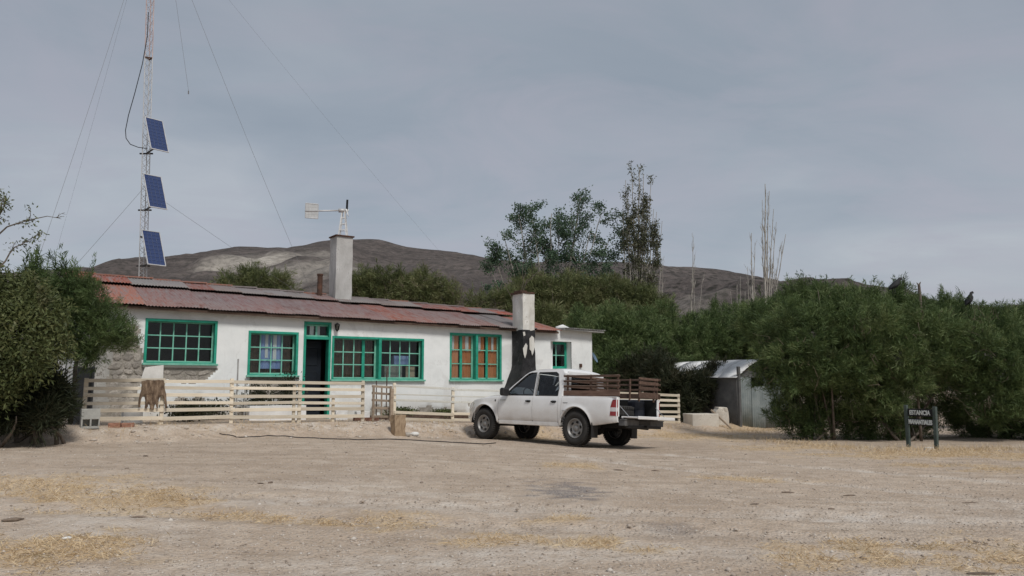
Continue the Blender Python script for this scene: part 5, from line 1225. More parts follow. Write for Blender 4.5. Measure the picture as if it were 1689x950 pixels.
for k in range(3):
    mb = MB()
    for i, (z0, z1, m_) in enumerate(bands): mb.cur = 1 if m_ == 'mast_red' else 0; mb.tube([mcorner(k, z0), mcorner(k, z1)], .017, 6)
    mb.build('leg', [M['galv'], M['mast_red']], mast)
mb = MB(); z = .5; up = True; st = .2
while z < H-.3:
    mb.cur = 1 if z > 14.1 else 0
    for k in range(3):
        a_, b_ = (k, (k+1) % 3) if up else ((k+1) % 3, k); mb.tube([mcorner(a_, z), mcorner(b_, z+st)], .008, 4, cap=False)
    z += st; up = not up
o = mb.build('lattice', [M['galv'], M['mast_red']], mast, fix=False); o['kind'] = 'stuff'
for zc in (14.1, 7.0, 4.2):
    mb = MB()
    for k in range(3): mb.bar(mcorner(k, zc), mcorner((k+1) % 3, zc), .03, .05)
    mb.build('joint_plate', M['rust'] if zc > 10 else M['iron'], mast)
def wire(p0, p1, r=.007, sag=.0):
    mb = MB(); pts = []
    for i in range(13): q = i/12; p = p0.lerp(p1, q); p.z -= sag*4*q*(1-q); pts.append(p-base)
    mb.tube(pts, r, 4); return mb.build('guy_wire', M['wire'], mast)
def anchor(px, py, D):
    p = at(px, py, D); return p
def guy(ztop_, px, py, D, sag=.15, r=.007):
    a_ = mp_(ztop_)+base; p = at(px, py, D); d = (p-a_); k = (a_.z-.15)/(a_.z-p.z) if p.z < a_.z else 1; wire(a_, a_+d*k, r, sag)
guy(20.5, 70, 390, 24, .5, .0055); guy(20.8, 485, 396, 33, .5, .0055); guy(20.5, 722, 395, 39, .5, .003); guy(20.6, 100, 380, 37, .4, .003)
guy(9.0, 140, 418, 26, .06, .006); guy(8.9, 375, 402, 33, .06, .005)
wz = at(290, 0, 28.6); w1 = at(311, 150, 28.6)
mb = MB(); mb.tube([mp_(20.6), wz-base, w1-base], .005, 4); mb.tube([w1-base, w1-base+Vector((0, 0, -.12))], .022, 6); mb.build('hanging_line', M['wire'], mast)
pts = [at(*p, 29.35)-base for p in ((245, 20), (243, 60), (235, 105), (222, 155), (212, 190), (207, 215), (208, 228), (215, 238), (228, 243), (243, 245))]
mb = MB(); sp = []
for i in range(len(pts)-1):
    for k in range(4): sp.append(pts[i].lerp(pts[i+1], k/4))
sp.append(pts[-1]); mb.tube(sp, .016, 5); mb.build('cable', M['iron'], mast, smooth=True)
# solar panels
def solar_mesh():
    w, h = .70, 1.52; fr = MB()
    for x in (-w/2+.015, w/2-.015): fr.box((x, 0, 0), (.03, .035, h))
    for z in (-h/2+.015, h/2-.015): fr.box((0, 0, z), (w-.06, .034, .03))
    bk = MB(); bk.box((0, .008, 0), (w-.06, .01, h-.06)); ce = MB(); ce.box((0, 0, 0), ((w-.06)/4-.010, .006, (h-.06)/9-.010))
    return fr.mesh('frame', M['galv']), bk.mesh('backing', plain('panel_grid', (.20, .23, .30), .3)), ce.mesh('cell', M['cell'])
fm, bm_, cm = solar_mesh()
sp_lab = ['topmost of the three blue solar panels on the lattice mast', 'middle blue solar panel of the three on the lattice mast', 'lowest blue solar panel on the lattice mast, just above the roof']
for i, (cx, cy) in enumerate(((258.5, 222), (256, 316), (253.5, 409))):
    p = at(cx, cy, MD-.42); t = thing('solar_panel', sp_lab[i], 'solar panel', p, 0, 'solar panels on the mast')
    t.rotation_euler = (RAD(-25), 0, RAD(50))
    t.rotation_mode = 'XYZ'
    inst('frame', fm, t); inst('backing', bm_, t)
    for a_ in range(4):
        for b_ in range(9): inst('cell', cm, t, (-.70/2+.03+(.64/4)*(a_+.5), -.006, -1.52/2+.03+(1.46/9)*(b_+.5)))
    R3 = t.rotation_euler.to_matrix(); tgt = mp_(p.z+.66)+base-p; tg2 = mp_(p.z-.62)+base-p; ri = R3.inverted()
    mb = MB(); mb.bar(Vector((0, .02, .70)), ri @ tgt, .04, .03); mb.build('bracket', M['iron'], t); mb = MB(); mb.bar(Vector((-.1, .02, -.6)), ri @ tg2, .05, .04); mb.build('bracket', M['iron'], t)
    mb = MB(); c_ = ri @ tg2; mb.box(c_, (.5, .06, .05), R3.inverted()); mb.build('crossarm', M['iron'], t)
# wind charger on the tall chimney
M['off_white'] = worn('off_white_steel', (.62, .62, .61), (.76, .76, .75), 5, (.4, .36, .32), .65, rough=.55)
cb = house.matrix_basis @ Vector((TALL[0], TALL[1], TALL[2]+.045)) if False else (Matrix.Translation(HP) @ Matrix.Rotation(HA, 4, 'Z')) @ Vector((TALL[0]+.05, TALL[1], TALL[2]+.045))
D_ = cb.y; pxm = D_/FPX
wt = thing('wind_charger', 'small white wind charger with square tail vane on top of the tall chimney', 'wind turbine', cb)
hub_z = (at(560, 347, D_)-cb).z
mb = MB()
for sx, sy in ((-1, -1), (1, -1), (1, 1), (-1, 1)): mb.tube([(sx*.13, sy*.13, 0), (sx*.045, sy*.045, hub_z-.05)], .022, 6)
for q in (.25, .5, .75):
    w_ = .13-.085*q; z = (hub_z-.05)*q
    for (ax, ay, bx, by) in ((-1, -1, 1, -1), (1, -1, 1, 1), (1, 1, -1, 1), (-1, 1, -1, -1)): mb.bar((ax*w_, ay*w_, z), (bx*w_, by*w_, z), .02, .02)
mb.build('tower', M['off_white'], wt)
tail = at(503, 348, D_-.5)-cb; nose = at(571, 347, D_)-cb; ax = (nose-tail).normalized()
mb = MB(); mb.tube([tail, nose], .026, 8); mb.tube([nose-ax*.25, nose-ax*.02], [.07, .06], 10); mb.build('boom', M['galv'], wt, smooth=True)
v0 = at(503, 335, D_-.5)-cb; v1 = at(526, 360, D_-.4)-cb
fw = (ax*((v1-tail).dot(ax))); z0, z1 = v1.z, v0.z
a_ = tail+ax*.02; b_ = tail+fw
mb = MB()
P4 = [Vector((a_.x, a_.y, z0)), Vector((b_.x, b_.y, z0)), Vector((b_.x, b_.y, z1)), Vector((a_.x, a_.y, z1))]
for i in range(4): mb.tube([P4[i], P4[(i+1) % 4]], .018, 5)
for q in (.25, .5, .75): mb.tube([P4[0].lerp(P4[1], q), P4[3].lerp(P4[2], q)], .008, 4); mb.tube([P4[0].lerp(P4[3], q), P4[1].lerp(P4[2], q)], .008, 4)
vn = mb.build('tail_vane', M['galv'], wt); mb = MB(); c_ = (P4[0]+P4[2])/2; d_ = P4[1]-P4[0]; mb.bar(P4[0].lerp(P4[3], .5), P4[1].lerp(P4[2], .5), .008, z1-z0-.02); mb.build('vane_sheet', worn('vane_tin', (.44, .45, .45), (.52, .53, .53), 6, rough=.5), vn)
side = ax.cross(Vector((0, 0, 1))).normalized()
for an, m_ in ((80, 'iron'), (200, 'off_white'), (320, 'off_white')):
    d = side*math.cos(RAD(an))+Vector((0, 0, 1))*math.sin(RAD(an)); p = nose+ax*.02
    mb = MB(); mb.bar(p, p+d*.36, .09, .02, ax+d.cross(ax)*.6); mb.build('blade', M[m_], wt, bevel=.005)
mb = MB(); mb.tube([nose-ax*.03, nose+ax*.08], [.06, .03], 10); mb.build('hub', M['off_white'], wt)

# ================================================================== SIGN, TROUGH, SHED AND ODDS AND ENDS
M['sign_post'] = worn('dark_green_post', (.045, .062, .055), (.08, .105, .095), 5, rough=.7); M['sign_black'] = plain('sign_black', (.008, .009, .010), .7); M['sign_white'] = plain('sign_white', (.62, .66, .64), .6)
a_ = on_ground(1499, 738); b_ = on_ground(1545, 741.5); b_ = a_+(b_-a_).normalized()*(b_-a_).length; w_ = (b_-a_).length
sg = thing('wooden_sign', 'dark two-post estate sign with white lettering in front of the big bushes', 'sign', a_, math.atan2(b_.y-a_.y, b_.x-a_.x))
hs = (at(1500, 668, a_.y)-a_).z
for k, x in enumerate((0, w_)):
    mb = MB(); h = hs-.02*k; mb.box((0, 0, h/2-.06), (.085, .07, h+.12)); o = mb.build('post', M['sign_post'], sg, bevel=.008); o.location = (x, 0, 0); o.rotation_euler = (0, RAD(-1.0+2*k), 0)
def zs_at(py): return (at(1521, py, a_.y)-a_).z
for t_, y0, y1, txt in (('board', 673.5, 686, 'ESTANCIA'), ('board', 689.5, 700.5, 'MANANTIALES')):
    z0, z1 = zs_at(y1), zs_at(y0); mb = MB(); mb.box((w_/2, .0, (z0+z1)/2), (w_-.085, .03, z1-z0)); bd = mb.build('board', M['sign_black'], sg, bevel=.004)
    cu = bpy.data.curves.new('t', 'FONT'); cu.body = txt; cu.size = 1; cu.align_x = 'CENTER'; cu.align_y = 'CENTER'; cu.offset = .035 if txt[0] == 'E' else .06; cu.extrude = .02
    tmp = link(bpy.data.objects.new('t', cu)); dg = bpy.context.evaluated_depsgraph_get(); me = bpy.data.meshes.new_from_object(tmp.evaluated_get(dg)); bpy.data.objects.remove(tmp); bpy.data.curves.remove(cu)
    xs_ = [v.co.x for v in me.vertices]; ys_ = [v.co.y for v in me.vertices]; ww, hh = max(xs_)-min(xs_), max(ys_)-min(ys_); cx_, cy_ = (max(xs_)+min(xs_))/2, (max(ys_)+min(ys_))/2
    TWd = (w_-.085)*(.84 if txt[0] == 'E' else .96); THt = (z1-z0)*(.62 if txt[0] == 'E' else .72)
    for v in me.vertices: v.co = Vector(((v.co.x-cx_)*TWd/ww, -.019-(v.co.z*.25), (v.co.y-cy_)*THt/hh))
    me.materials.clear(); me.materials.append(M['sign_white']); o = link(bpy.data.objects.new('lettering', me), bd); o.location = (w_/2, 0, (z0+z1)/2)
g = on_ground(1532, 742); mb = MB(); rough_block(mb, -.1, .1, -.06, .06, [-.02, .03, .06], .012, 4); o = mb.build('rock', M['white_sheet'], None, bevel=.01); o.location = g; tag(o, 'pale stone lying at the foot of the estate sign', 'rock')
# trough
M['trough'] = worn('pale_concrete', (.55, .50, .43), (.70, .65, .57), 3, (.28, .24, .2), .6, rough=.9, bstr=.5, bdist=.02)
g0 = on_ground(1143, 703); g1 = on_ground(1186, 704); w_ = (g1-g0).length; hT = (at(1145, 683, g0.y)-g0).z
mb = MB(); rough_block(mb, 0, w_, 0, .7, [-.05, hT*.5, hT], .012, 5); tr = mb.build('water_trough', M['trough'], None, bevel=.02); tr.location = g0; tr.rotation_euler = (0, 0, math.atan2(g1.y-g0.y, g1.x-g0.x)); tag(tr, 'pale concrete trough on the bare ground beside the dark shrub', 'trough')
g2 = on_ground(1192, 703); mb = MB(); h2 = (at(1192, 672, g2.y)-g2).z; rough_block(mb, -.2, .26, .1, .7, [-.05, h2*.4, h2*.75, h2*.93, h2], .02, 6, lambda z: (-.12 if z > h2*.9 else 0, -.05 if z > h2*.9 else 0, 0, 0)); o = mb.build('concrete_lump', M['trough'], None, bevel=.03); o.location = g2; tag(o, 'rounded pale concrete lump against the end of the trough', 'block')
p0 = at(1173, 676, g2.y+.15); p1 = on_ground(1207, 709)+Vector((0, 0, .03)); mb = MB(); mb.bar(p0-p1, (0, 0, 0), .07, .05); o = mb.build('plank', M['gate_wood'], None, bevel=.005); o.location = p1; tag(o, 'old plank leaning diagonally against the concrete trough', 'plank')
# shed
M['shed_dark'] = worn('dark_grey_sheet', (.095, .095, .095), (.15, .15, .148), 3, rough=.8); M['shed_blue'] = worn('blue_grey_sheet', (.20, .235, .24), (.29, .325, .325), 3, (.2, .16, .13), .64, rough=.7); M['shed_roof'] = worn('white_tin_roof', (.60, .60, .59), (.76, .76, .75), 3, (.42, .40, .37), .64, rough=.5)
c0 = on_ground(1217, 701.5); cz = c0.z; SA = RAD(28)
shed = thing('corrugated_shed', 'grey corrugated shed with white curved roof and blue-grey front sheets among bushes', 'shed', c0, SA)
hS = (at(1206, 621, c0.y)-c0).z; Wd, Ln = 2.6, 4.4
def sarc(y0, y1, k, n): a0 = k/n; x = Wd*a0; return x, hS+.62*math.sin(a0*math.pi)
mb = MB(); mb.box((.03, Ln/2, hS/2-.02), (.06, Ln, hS)); mb.box((Wd-.03, Ln/2, hS/2-.02), (.06, Ln, hS)); mb.box((Wd/2, Ln-.03, hS/2), (Wd-.13, .06, hS)); mb.build('side_wall', M['shed_dark'], shed)
mb = MB(); nn = 14; pf = [sarc(0, 0, k, nn) for k in range(nn+1)]
mb.prism([(x, z-.03) for x, z in pf], lambda x, z: (x, .03, z), lambda x, z: (x, .06, z)); mb.build('gable', M['shed_dark'], shed)
sht = sheet_mesh(.62, hS+.02, 6, 'front_sheet', .014); sht.materials[0] = M['shed_blue']
for k, (x, dz) in enumerate(((.05, 0), (.66, -.3), (1.27, -.05), (1.88, 0))): inst('front_sheet', sht, shed, (x, -.03-.012*(k % 2), dz-.05), (RAD(90), 0, 0))
mb = MB(); n_ = 20
for j in range(5):
    y0 = -.18+j*(Ln+.3)/5
    mb = MB(); vs = []
    for yq in (0, (Ln+.3)/5+.06):
        for i in range(n_*3+1):
            a_ = i/(n_*3)*1.0; x = -.16+(Wd+.32)*a_; vs.append((x, yq, .66*math.sin(a_*math.pi)+.008*math.sin(i*2.1)))
    k = n_*3+1; mb.add(vs, [(i, i+1, k+i+1, k+i) for i in range(k-1)]); o = mb.build('roof_sheet', M['shed_roof'], shed, smooth=True); o.location = (0, y0, hS-.04+.006*(j % 2)); md = o.modifiers.new('s', 'SOLIDIFY'); md.thickness = .006
mb = MB(); mb.box((0, 0, .98), (.09, .09, 2.1)); o = mb.build('corner_post', M['shed_dark'], shed); o.location = (-.0, -.12, 0); o.rotation_euler = (RAD(2), RAD(-2), 0)
# stones and litter on the dirt
rng = np.random.default_rng(77)
def scatter(name, n, size, mat, kind, zf=.5, yr=(5.2, 26)):
    y = yr[0]*(yr[1]/yr[0])**rng.uniform(0, 1, n); x = rng.uniform(-.72, .72, n)*y
    s = size[0]*(size[1]/size[0])**(rng.uniform(0, 1, n)**1.8)
    octa = np.array([[1, 0, 0], [0, 1, 0], [-1, 0, 0], [0, -1, 0], [0, 0, 1], [0, 0, -1], ], float)
    V = octa[None]*(.6+.6*rng.uniform(size=(n, 6, 1)))*s[:, None, None]*np.array([1, .8, zf]); a_ = rng.uniform(0, 6.28, n); c_, q_ = np.cos(a_)[:, None], np.sin(a_)[:, None]
    V = np.stack([V[..., 0]*c_-V[..., 1]*q_, V[..., 0]*q_+V[..., 1]*c_, V[..., 2]], -1)+np.stack([x, y, ground_z(x, y)+s*zf*.25], -1)[:, None]
    tri = np.array([[0, 1, 4], [1, 2, 4], [2, 3, 4], [3, 0, 4], [1, 0, 5], [2, 1, 5], [3, 2, 5], [0, 3, 5]])
    F = (np.arange(n)*6)[:, None, None]+tri; me = quads_mesh(name, V.reshape(-1, 3), F.reshape(-1, 3), mat, np.repeat(rng.uniform(0, 1, n), 6))
    return tag(link(bpy.data.objects.new(name, me)), kind=kind)
gm_, nt = new_mat('gravel'); a_ = node(nt, 'Attribute', attribute_name='tint'); finish(nt, ramp(nt, a_.outputs['Fac'], [(0, (.27, .22, .18)), (.4, (.41, .345, .285)), (.75, (.50, .435, .37)), (1, (.62, .57, .51))]), .95, spec=.15)
scatter('gravel', 42000, (.004, .022), gm_, 'stuff', .55)
o = scatter('pebbles', 260, (.018, .045), gm_, 'stuff', .6)
# rubble along the ledge before the fence
n = 520; t_ = rng.uniform(-1.6, 12.5, n); u_ = 3.1+rng.normal(size=n)*.42; q_ = np.array(HP)[None]+np.outer(t_, np.array(HD))+np.outer(u_, np.array(HN)); s = .012+.06*rng.uniform(0, 1, n)**2.8
octa = np.array([[1, 0, 0], [0, 1, 0], [-1, 0, 0], [0, -1, 0], [0, 0, 1], [0, 0, -1]], float)
V = octa[None]*(.55+.7*rng.uniform(size=(n, 6, 1)))*s[:, None, None]*np.array([1.2, .9, .5]); a_ = rng.uniform(0, 6.28, n); c_, q2 = np.cos(a_)[:, None], np.sin(a_)[:, None]
V = np.stack([V[..., 0]*c_-V[..., 1]*q2, V[..., 0]*q2+V[..., 1]*c_, V[..., 2]], -1)+np.stack([q_[:, 0], q_[:, 1], ground_z(q_[:, 0], q_[:, 1])+s*.1], -1)[:, None]
F = (np.arange(n)*6)[:, None, None]+np.array([[0, 1, 4], [1, 2, 4], [2, 3, 4], [3, 0, 4], [1, 0, 5], [2, 1, 5], [3, 2, 5], [0, 3, 5]])
tag(link(bpy.data.objects.new('rubble', quads_mesh('rubble', V.reshape(-1, 3), F.reshape(-1, 3), gm_, np.repeat(rng.uniform(.4, 1, n), 6)))), kind='stuff')
# straw: loose dry blades lying on the patches
Ps = []
for cx, cy, rx, ry, an in STRAW:
    n = int(600*rx*ry*4*(1 if cy > 11 else 1.4)); n = min(n, 2600); r_ = np.sqrt(rng.uniform(0, 1, n)); th = rng.uniform(0, 6.28, n); u_, v_ = r_*np.cos(th)*rx*1.2, r_*np.sin(th)*ry*1.2
    Ps.append(np.stack([cx+u_*math.cos(an)-v_*math.sin(an), cy+u_*math.sin(an)+v_*math.cos(an)], -1))
Ps = np.concatenate(Ps); keep = straw_amount(Ps[:, 0], Ps[:, 1]) > rng.uniform(.1, 1.0, len(Ps)); Ps = Ps[keep]
n = len(Ps); P3 = np.stack([Ps[:, 0], Ps[:, 1], ground_z(Ps[:, 0], Ps[:, 1])+.004], -1); up_ = (rng.uniform(0, 1, n)**2.2)*1.3; a_ = rng.uniform(0, 6.28, n); D = unit(np.stack([np.cos(a_), np.sin(a_), up_+.06], -1))
V, F, t_ = frond_arrays(P3, D, rng.uniform(.03, .10, n), rng.uniform(.003, .007, n), rng.uniform(.1, .5, n), rng.uniform(0, 1, n), rng)
tag(link(bpy.data.objects.new('dry_grass', quads_mesh('dry_grass', V, F, M['straw'], t_))), kind='stuff')
# upright dry grass along the hedge foot, by the shed and by the fence
PX = []
for (pa, pb, n, sp) in (((1265, 728), (1420, 742), 900, .35), ((1420, 744), (1690, 742), 1500, .4), ((1190, 706), (1265, 716), 700, .5), ((1060, 703), (1150, 706), 400, .3), ((140, 708), (600, 700), 500, .25), ((670, 705), (770, 708), 260, .25), ((860, 715), (960, 715), 250, .6)):
    A_, B_ = on_ground(*pa), on_ground(*pb); q = rng.uniform(0, 1, (n, 1)); PX.append(np.array(A_)[None]*(1-q)+np.array(B_)[None]*q+rng.normal(size=(n, 3))*sp)
P3 = np.concatenate(PX); P3[:, 2] = ground_z(P3[:, 0], P3[:, 1])-.005; n = len(P3); D = unit(np.stack([rng.normal(size=n)*.5, rng.normal(size=n)*.5, np.ones(n)*.8], -1))
V, F, t_ = frond_arrays(P3, D, rng.uniform(.06, .2, n), rng.uniform(.004, .010, n), rng.uniform(.1, .9, n), rng.uniform(0, 1, n), rng)
tag(link(bpy.data.objects.new('dry_grass', quads_mesh('dry_grass', V, F, M['straw'], t_))), kind='stuff')
# bark pieces and sticks one can point at
bits = [(1300, 813, .22, .05, 0, 'dark strip of bark lying alone on the open dirt, nearest the fork of pale tracks'), (1402, 818, .25, .045, .2, 'dark strip of bark on the dirt below the sign, right of a similar strip'), (1080, 777, .16, .05, .4, 'brown bark chip on the dirt behind the tailgate shadow'), (1020, 776, .2, .05, -.2, 'rust-brown scrap on the dirt close behind the pickup'), (430, 798, .1, .04, .3, 'small dark scrap near the middle of the bare yard'), (447, 797, .1, .06, .8, 'reddish scrap lying beside a smaller dark one on the bare yard'),
        (230, 854, .2, .05, .1, 'grey stick piece lying on the left foreground dirt'), (1245, 832, .16, .03, .3, 'thin twig on the dirt left of the two bark strips'), (1600, 830, .25, .03, .1, 'thin twig on the dirt near the right edge of the yard'), (1370, 840, .1, .05, .6, 'small dark clod on the dirt below the bark strips'), (240, 753, .1, .06, .1, 'small dark stone on the yard in front of the hide'), (20, 860, .22, .1, .4, 'dark clump of dead root in the left foreground'), (1620, 948, .3, .05, 0, 'dark stick at the very front of the yard by the dry grass'), (110, 890, .12, .07, .5, 'pale stone standing in the dry grass of the left foreground')]
for k, (px, py, L, w_, rz, lab) in enumerate(bits):
    g = on_ground(px, py); mb = MB(); r_ = random.Random(k)
    mb.tube([(-L/2, 0, w_*.3), (-L*.2, r_.uniform(-.3, .3)*w_, w_*.4), (L*.15, r_.uniform(-.4, .4)*w_, w_*.35), (L/2, r_.uniform(-.9, .9)*w_, w_*.2)], [w_*.2, w_*.42, w_*.5, w_*.12], 6)
    o = mb.build('stone' if 'stone' in lab else 'stick', M['white_sheet'] if 'pale' in lab and 'stone' in lab else M['twig'], None, smooth=True); o.location = g; o.rotation_euler = (0, 0, rz); o.scale = (.8, .9, .45); tag(o, lab, 'stone' if 'stone' in lab else 'stick')
g = on_ground(28, 707); mb = MB(); rough_block(mb, -.25, .25, -.12, .12, [-.03, .05, .12, .15], .02, 9, lambda z: (-.06 if z > .1 else 0,)*4); o = mb.build('rock', M['trough'], None, bevel=.02); o.location = g; tag(o, 'flat pale stone under the big shrub at the far left', 'rock')

# ================================================================== TREES AND BUSHES
tamarisk('tamarisk_bush', 'big dark green tamarisk beside the shed, widest of the front hedge', [(1340, 565, 95), (1292, 600, 66, .4), (1315, 670, 62, .7), (1395, 655, 76, .6), (1375, 545, 76, -.3), (1335, 700, 48, .5), (1250, 540, 48, 1.5), (1410, 705, 48, .7), (1330, 600, 70, -.5), (1400, 590, 70, -.5)], 22.3, 1, spikes=30, twigs=40)
tamarisk('tamarisk_bush', 'tallest tamarisk of the front hedge, directly behind the estate sign', [(1452, 565, 92), (1500, 590, 82), (1445, 635, 70, .1), (1540, 560, 70, -.2), (1455, 700, 52, .9), (1540, 615, 50, .2), (1500, 690, 55, 1.6), (1560, 660, 55, 1.6)], 22.0, 2, spikes=34, twigs=55)
tamarisk('tamarisk_bush', 'drooping tamarisk right of the estate sign with a hollow below', [(1600, 585, 82), (1660, 600, 80, -.2), (1640, 660, 60, -.2), (1720, 590, 80), (1600, 700, 50, 1.9), (1690, 690, 60, .9), (1740, 660, 70), (1645, 705, 45, 1.8), (1800, 595, 82, .4), (1880, 600, 80, .8), (1820, 680, 66, .4), (1960, 610, 80, 1.2), (1920, 680, 70, 1)], 22.0, 3, spikes=24, twigs=45)
tamarisk('tamarisk_bush', 'tamarisk at the back of the hedge, showing above the gap beside the shed', [(1330, 500, 42, 0, 1.5), (1400, 510, 48), (1290, 520, 45), (1240, 530, 40)], 27.5, 4, spikes=16, per_m2=40)
tamarisk('tamarisk_bush', 'tamarisk row rising behind the hedge toward the right edge', [(1480, 520, 55), (1560, 530, 52), (1640, 540, 50), (1710, 535, 50)], 26.5, 5, spikes=26, per_m2=40)
midk = dict(per_m2=17, k=38, L=(.11, .27), Wd=(.011, .024), rad=.17, sh=.28)
tamarisk('tamarisk_bush', 'rounded tamarisk beyond the annex, behind the satellite dish', [(1010, 560, 62), (1050, 570, 62), (1000, 620, 60, -1), (1060, 625, 55, -1), (960, 540, 40, 1)], 33, 6, spikes=14, **midk)
tamarisk('tamarisk_bush', 'yellowish green tamarisk beyond the white shed roof, left side', [(1110, 560, 58), (1150, 575, 55), (1100, 615, 50, -1)], 34, 7, spikes=12, **midk)
tamarisk('tamarisk_bush', 'olive tamarisk directly above the white shed roof', [(1200, 560, 58), (1250, 550, 60), (1215, 590, 45, .5), (1180, 545, 45, 1)], 34.5, 8, spikes=14, **midk)
tamarisk('dark_shrub', 'dark twiggy shrub between the slatted fence end and the trough', [(1110, 640, 40), (1150, 640, 42), (1130, 670, 36, -.4), (1090, 620, 40, .6), (1172, 630, 34, .2), (1180, 612, 26, .4)], 29, 9, mat='darkshrub', group=None, cat='shrub', per_m2=30, k=20, L=(.14, .35), Wd=(.012, .028), spikes=10)
tamarisk('dark_shrub', 'dark shrub behind the wooden pickup rack', [(1030, 625, 38), (1075, 610, 40), (1055, 655, 36)], 31, 19, mat='darkshrub', group=None, cat='shrub', per_m2=30, k=20, L=(.14, .35), Wd=(.012, .028), spikes=8)
fark = dict(twigs=40, per_m2=14, k=38, L=(.12, .32), Wd=(.012, .028), rad=.2, sh=.42, mat='tam_far', group='pale green shrubs behind the farmhouse')
tamarisk('shrub', 'olive shrub behind the roof between the mast and the stovepipe', [(420, 472, 44), (380, 480, 40), (460, 480, 40), (350, 492, 30)], 39, 10, spikes=10, **fark)
tamarisk('shrub', 'pale green shrub behind the roof right of the tall chimney', [(610, 478, 46), (580, 482, 40), (645, 482, 44)], 37, 11, spikes=8, **fark)
tamarisk('shrub', 'wide pale green shrub behind the roof midway to the short chimney', [(690, 480, 48), (730, 490, 40), (670, 505, 35)], 37, 12, spikes=8, **fark)
tamarisk('shrub', 'low olive shrub just left of the short chimney', [(790, 505, 34), (830, 500, 36), (750, 510, 30)], 38, 13, spikes=8, **fark)
tamarisk('shrub', 'tangled green shrub below the airy tree, behind the short chimney', [(880, 490, 50), (925, 495, 52), (965, 500, 48), (900, 535, 45, -2)], 40, 14, spikes=10, **fark)
tamarisk('shrub', 'olive shrub around the foot of the poplar', [(1010, 490, 46), (1050, 500, 46), (1085, 515, 36), (1020, 530, 45, -2)], 40, 15, spikes=10, **fark)
tamarisk('tamarisk_bush', 'feathery tamarisk hanging over the left end of the farmhouse', [(112, 480, 48), (152, 508, 46), (180, 545, 46), (205, 562, 32), (130, 550, 56, .2), (95, 520, 62, .3), (62, 478, 44, .3), (150, 585, 34), (150, 478, 26)], 16.6, 16, base_px=(116, 699), spikes=26, per_m2=48, k=38, L=(.06, .16), Wd=(.005, .012), rad=.09, sh=.16)
# broad-leaved shrub at the left edge
def broad_shrub():
    rng = np.random.default_rng(5); lob = []
    for (px, py, rp, D) in ((28, 550, 54, 14.6), (62, 520, 42, 14.9), (-30, 520, 75, 14.6), (2, 492, 46, 15), (45, 592, 38, 14.5), (82, 568, 30, 15), (-20, 620, 58, 14.6), (-34, 455, 30, 15.2), (50, 478, 22, 15.2), (-100, 540, 80, 14.8), (-110, 640, 70, 14.7), (-190, 560, 80, 15.2), (-200, 650, 66, 15)):
        c = at(px, py, D); r = rp/FPX*D; lob.append((np.array(c), (r, r*.9, r)))
    g = on_ground(25, 706); t = thing('broadleaf_shrub', 'broad-leaved shrub at the far left, in front of the feathery tamarisk', 'shrub', g)
    C, N = crown_clumps(lob, 85, rng, (.6, 1.05), .6); n = len(C); k = 11
    P = np.repeat(C, k, 0)+rng.normal(size=(n*k, 3))*.10; D = unit(np.repeat(N, k, 0)*.4+rng.normal(size=(n*k, 3))*.8+np.array([0, 0, -.25])); ct = np.repeat(rng.uniform(0, 1, n), k)
    m = n*k; V, F, t_ = leaf_arrays(P, D, rng.uniform(.06, .13, m), rng.uniform(.022, .045, m), np.clip(ct*.5+rng.uniform(0, .5, m), 0, 1), rng)
    me = quads_mesh('foliage', V, F, M['shrub'], t_); me.transform(Matrix.Translation(-g)); link(bpy.data.objects.new('foliage', me), t)
    stems((0, .4, -.05), [(c-np.array(g), r) for c, r in lob], rng, .045, 1).build('stem', M['bark'], t, smooth=True)
    # twiggy bare branches above
    cfg = dict(n=[6, 5, 4], wob=[.25, .35, .4], up=[.02, .03, .03], kids=[6, 3], ang=[.6, .7], len=[.26, .45], leaf_from=9); cfg['from'] = [.3, .2]; segs, tips = [], []
    for (px, py, qx, qy) in ((-25, 400, 92, 345), (-30, 400, 40, 340), (0, 440, 60, 385), (-20, 380, 15, 330)):
        a_ = at(px, py, 15)-g; b_ = at(qx, qy, 15)-g; grow(rng, a_, (b_-a_).normalized(), (b_-a_).length, .022, 0, cfg, segs, tips)
    mb = MB()
    for pts, rs in segs: mb.tube(pts, rs, 4, cap=False)
    mb.build('bare_branches', M['bark'], t, fix=False)
    sel = [p for p, d, l in tips] or [pp for pts, _ in segs for pp in pts[2:]]
    sel = [pp for pts, _ in segs[1:] for pp in pts[1:] if pp.x < (at(50, 400, 15)-g).x]
    if sel:
        C = np.array([list(p) for p in sel]); k = 1; P = np.repeat(C, k, 0)+rng.normal(size=(len(C)*k, 3))*.05; m = len(P); V, F, t_ = leaf_arrays(P, unit(rng.normal(size=(m, 3))), rng.uniform(.05, .1, m), rng.uniform(.02, .035, m), rng.uniform(0, 1, m), rng); link(bpy.data.objects.new('upper_leaves', quads_mesh('upper_leaves', V, F, M['shrub'], t_)), t)
    return t
broad_shrub()
tamarisk('dark_shrub', 'dark low shrub added to fill in the shade under the left shrub, by the slate panel', [(40, 655, 70), (78, 665, 58), (-10, 655, 70), (92, 640, 44), (20, 690, 44, -.5), (70, 690, 42, -.4), (100, 680, 34), (10, 620, 60, .3), (60, 625, 50, .3)], 15.6, 20, mat='darkshrub', group=None, cat='shrub', per_m2=70, k=24, L=(.1, .25), Wd=(.008, .02), rad=.12)  # dark leaves added to deepen the shade below the left bushes
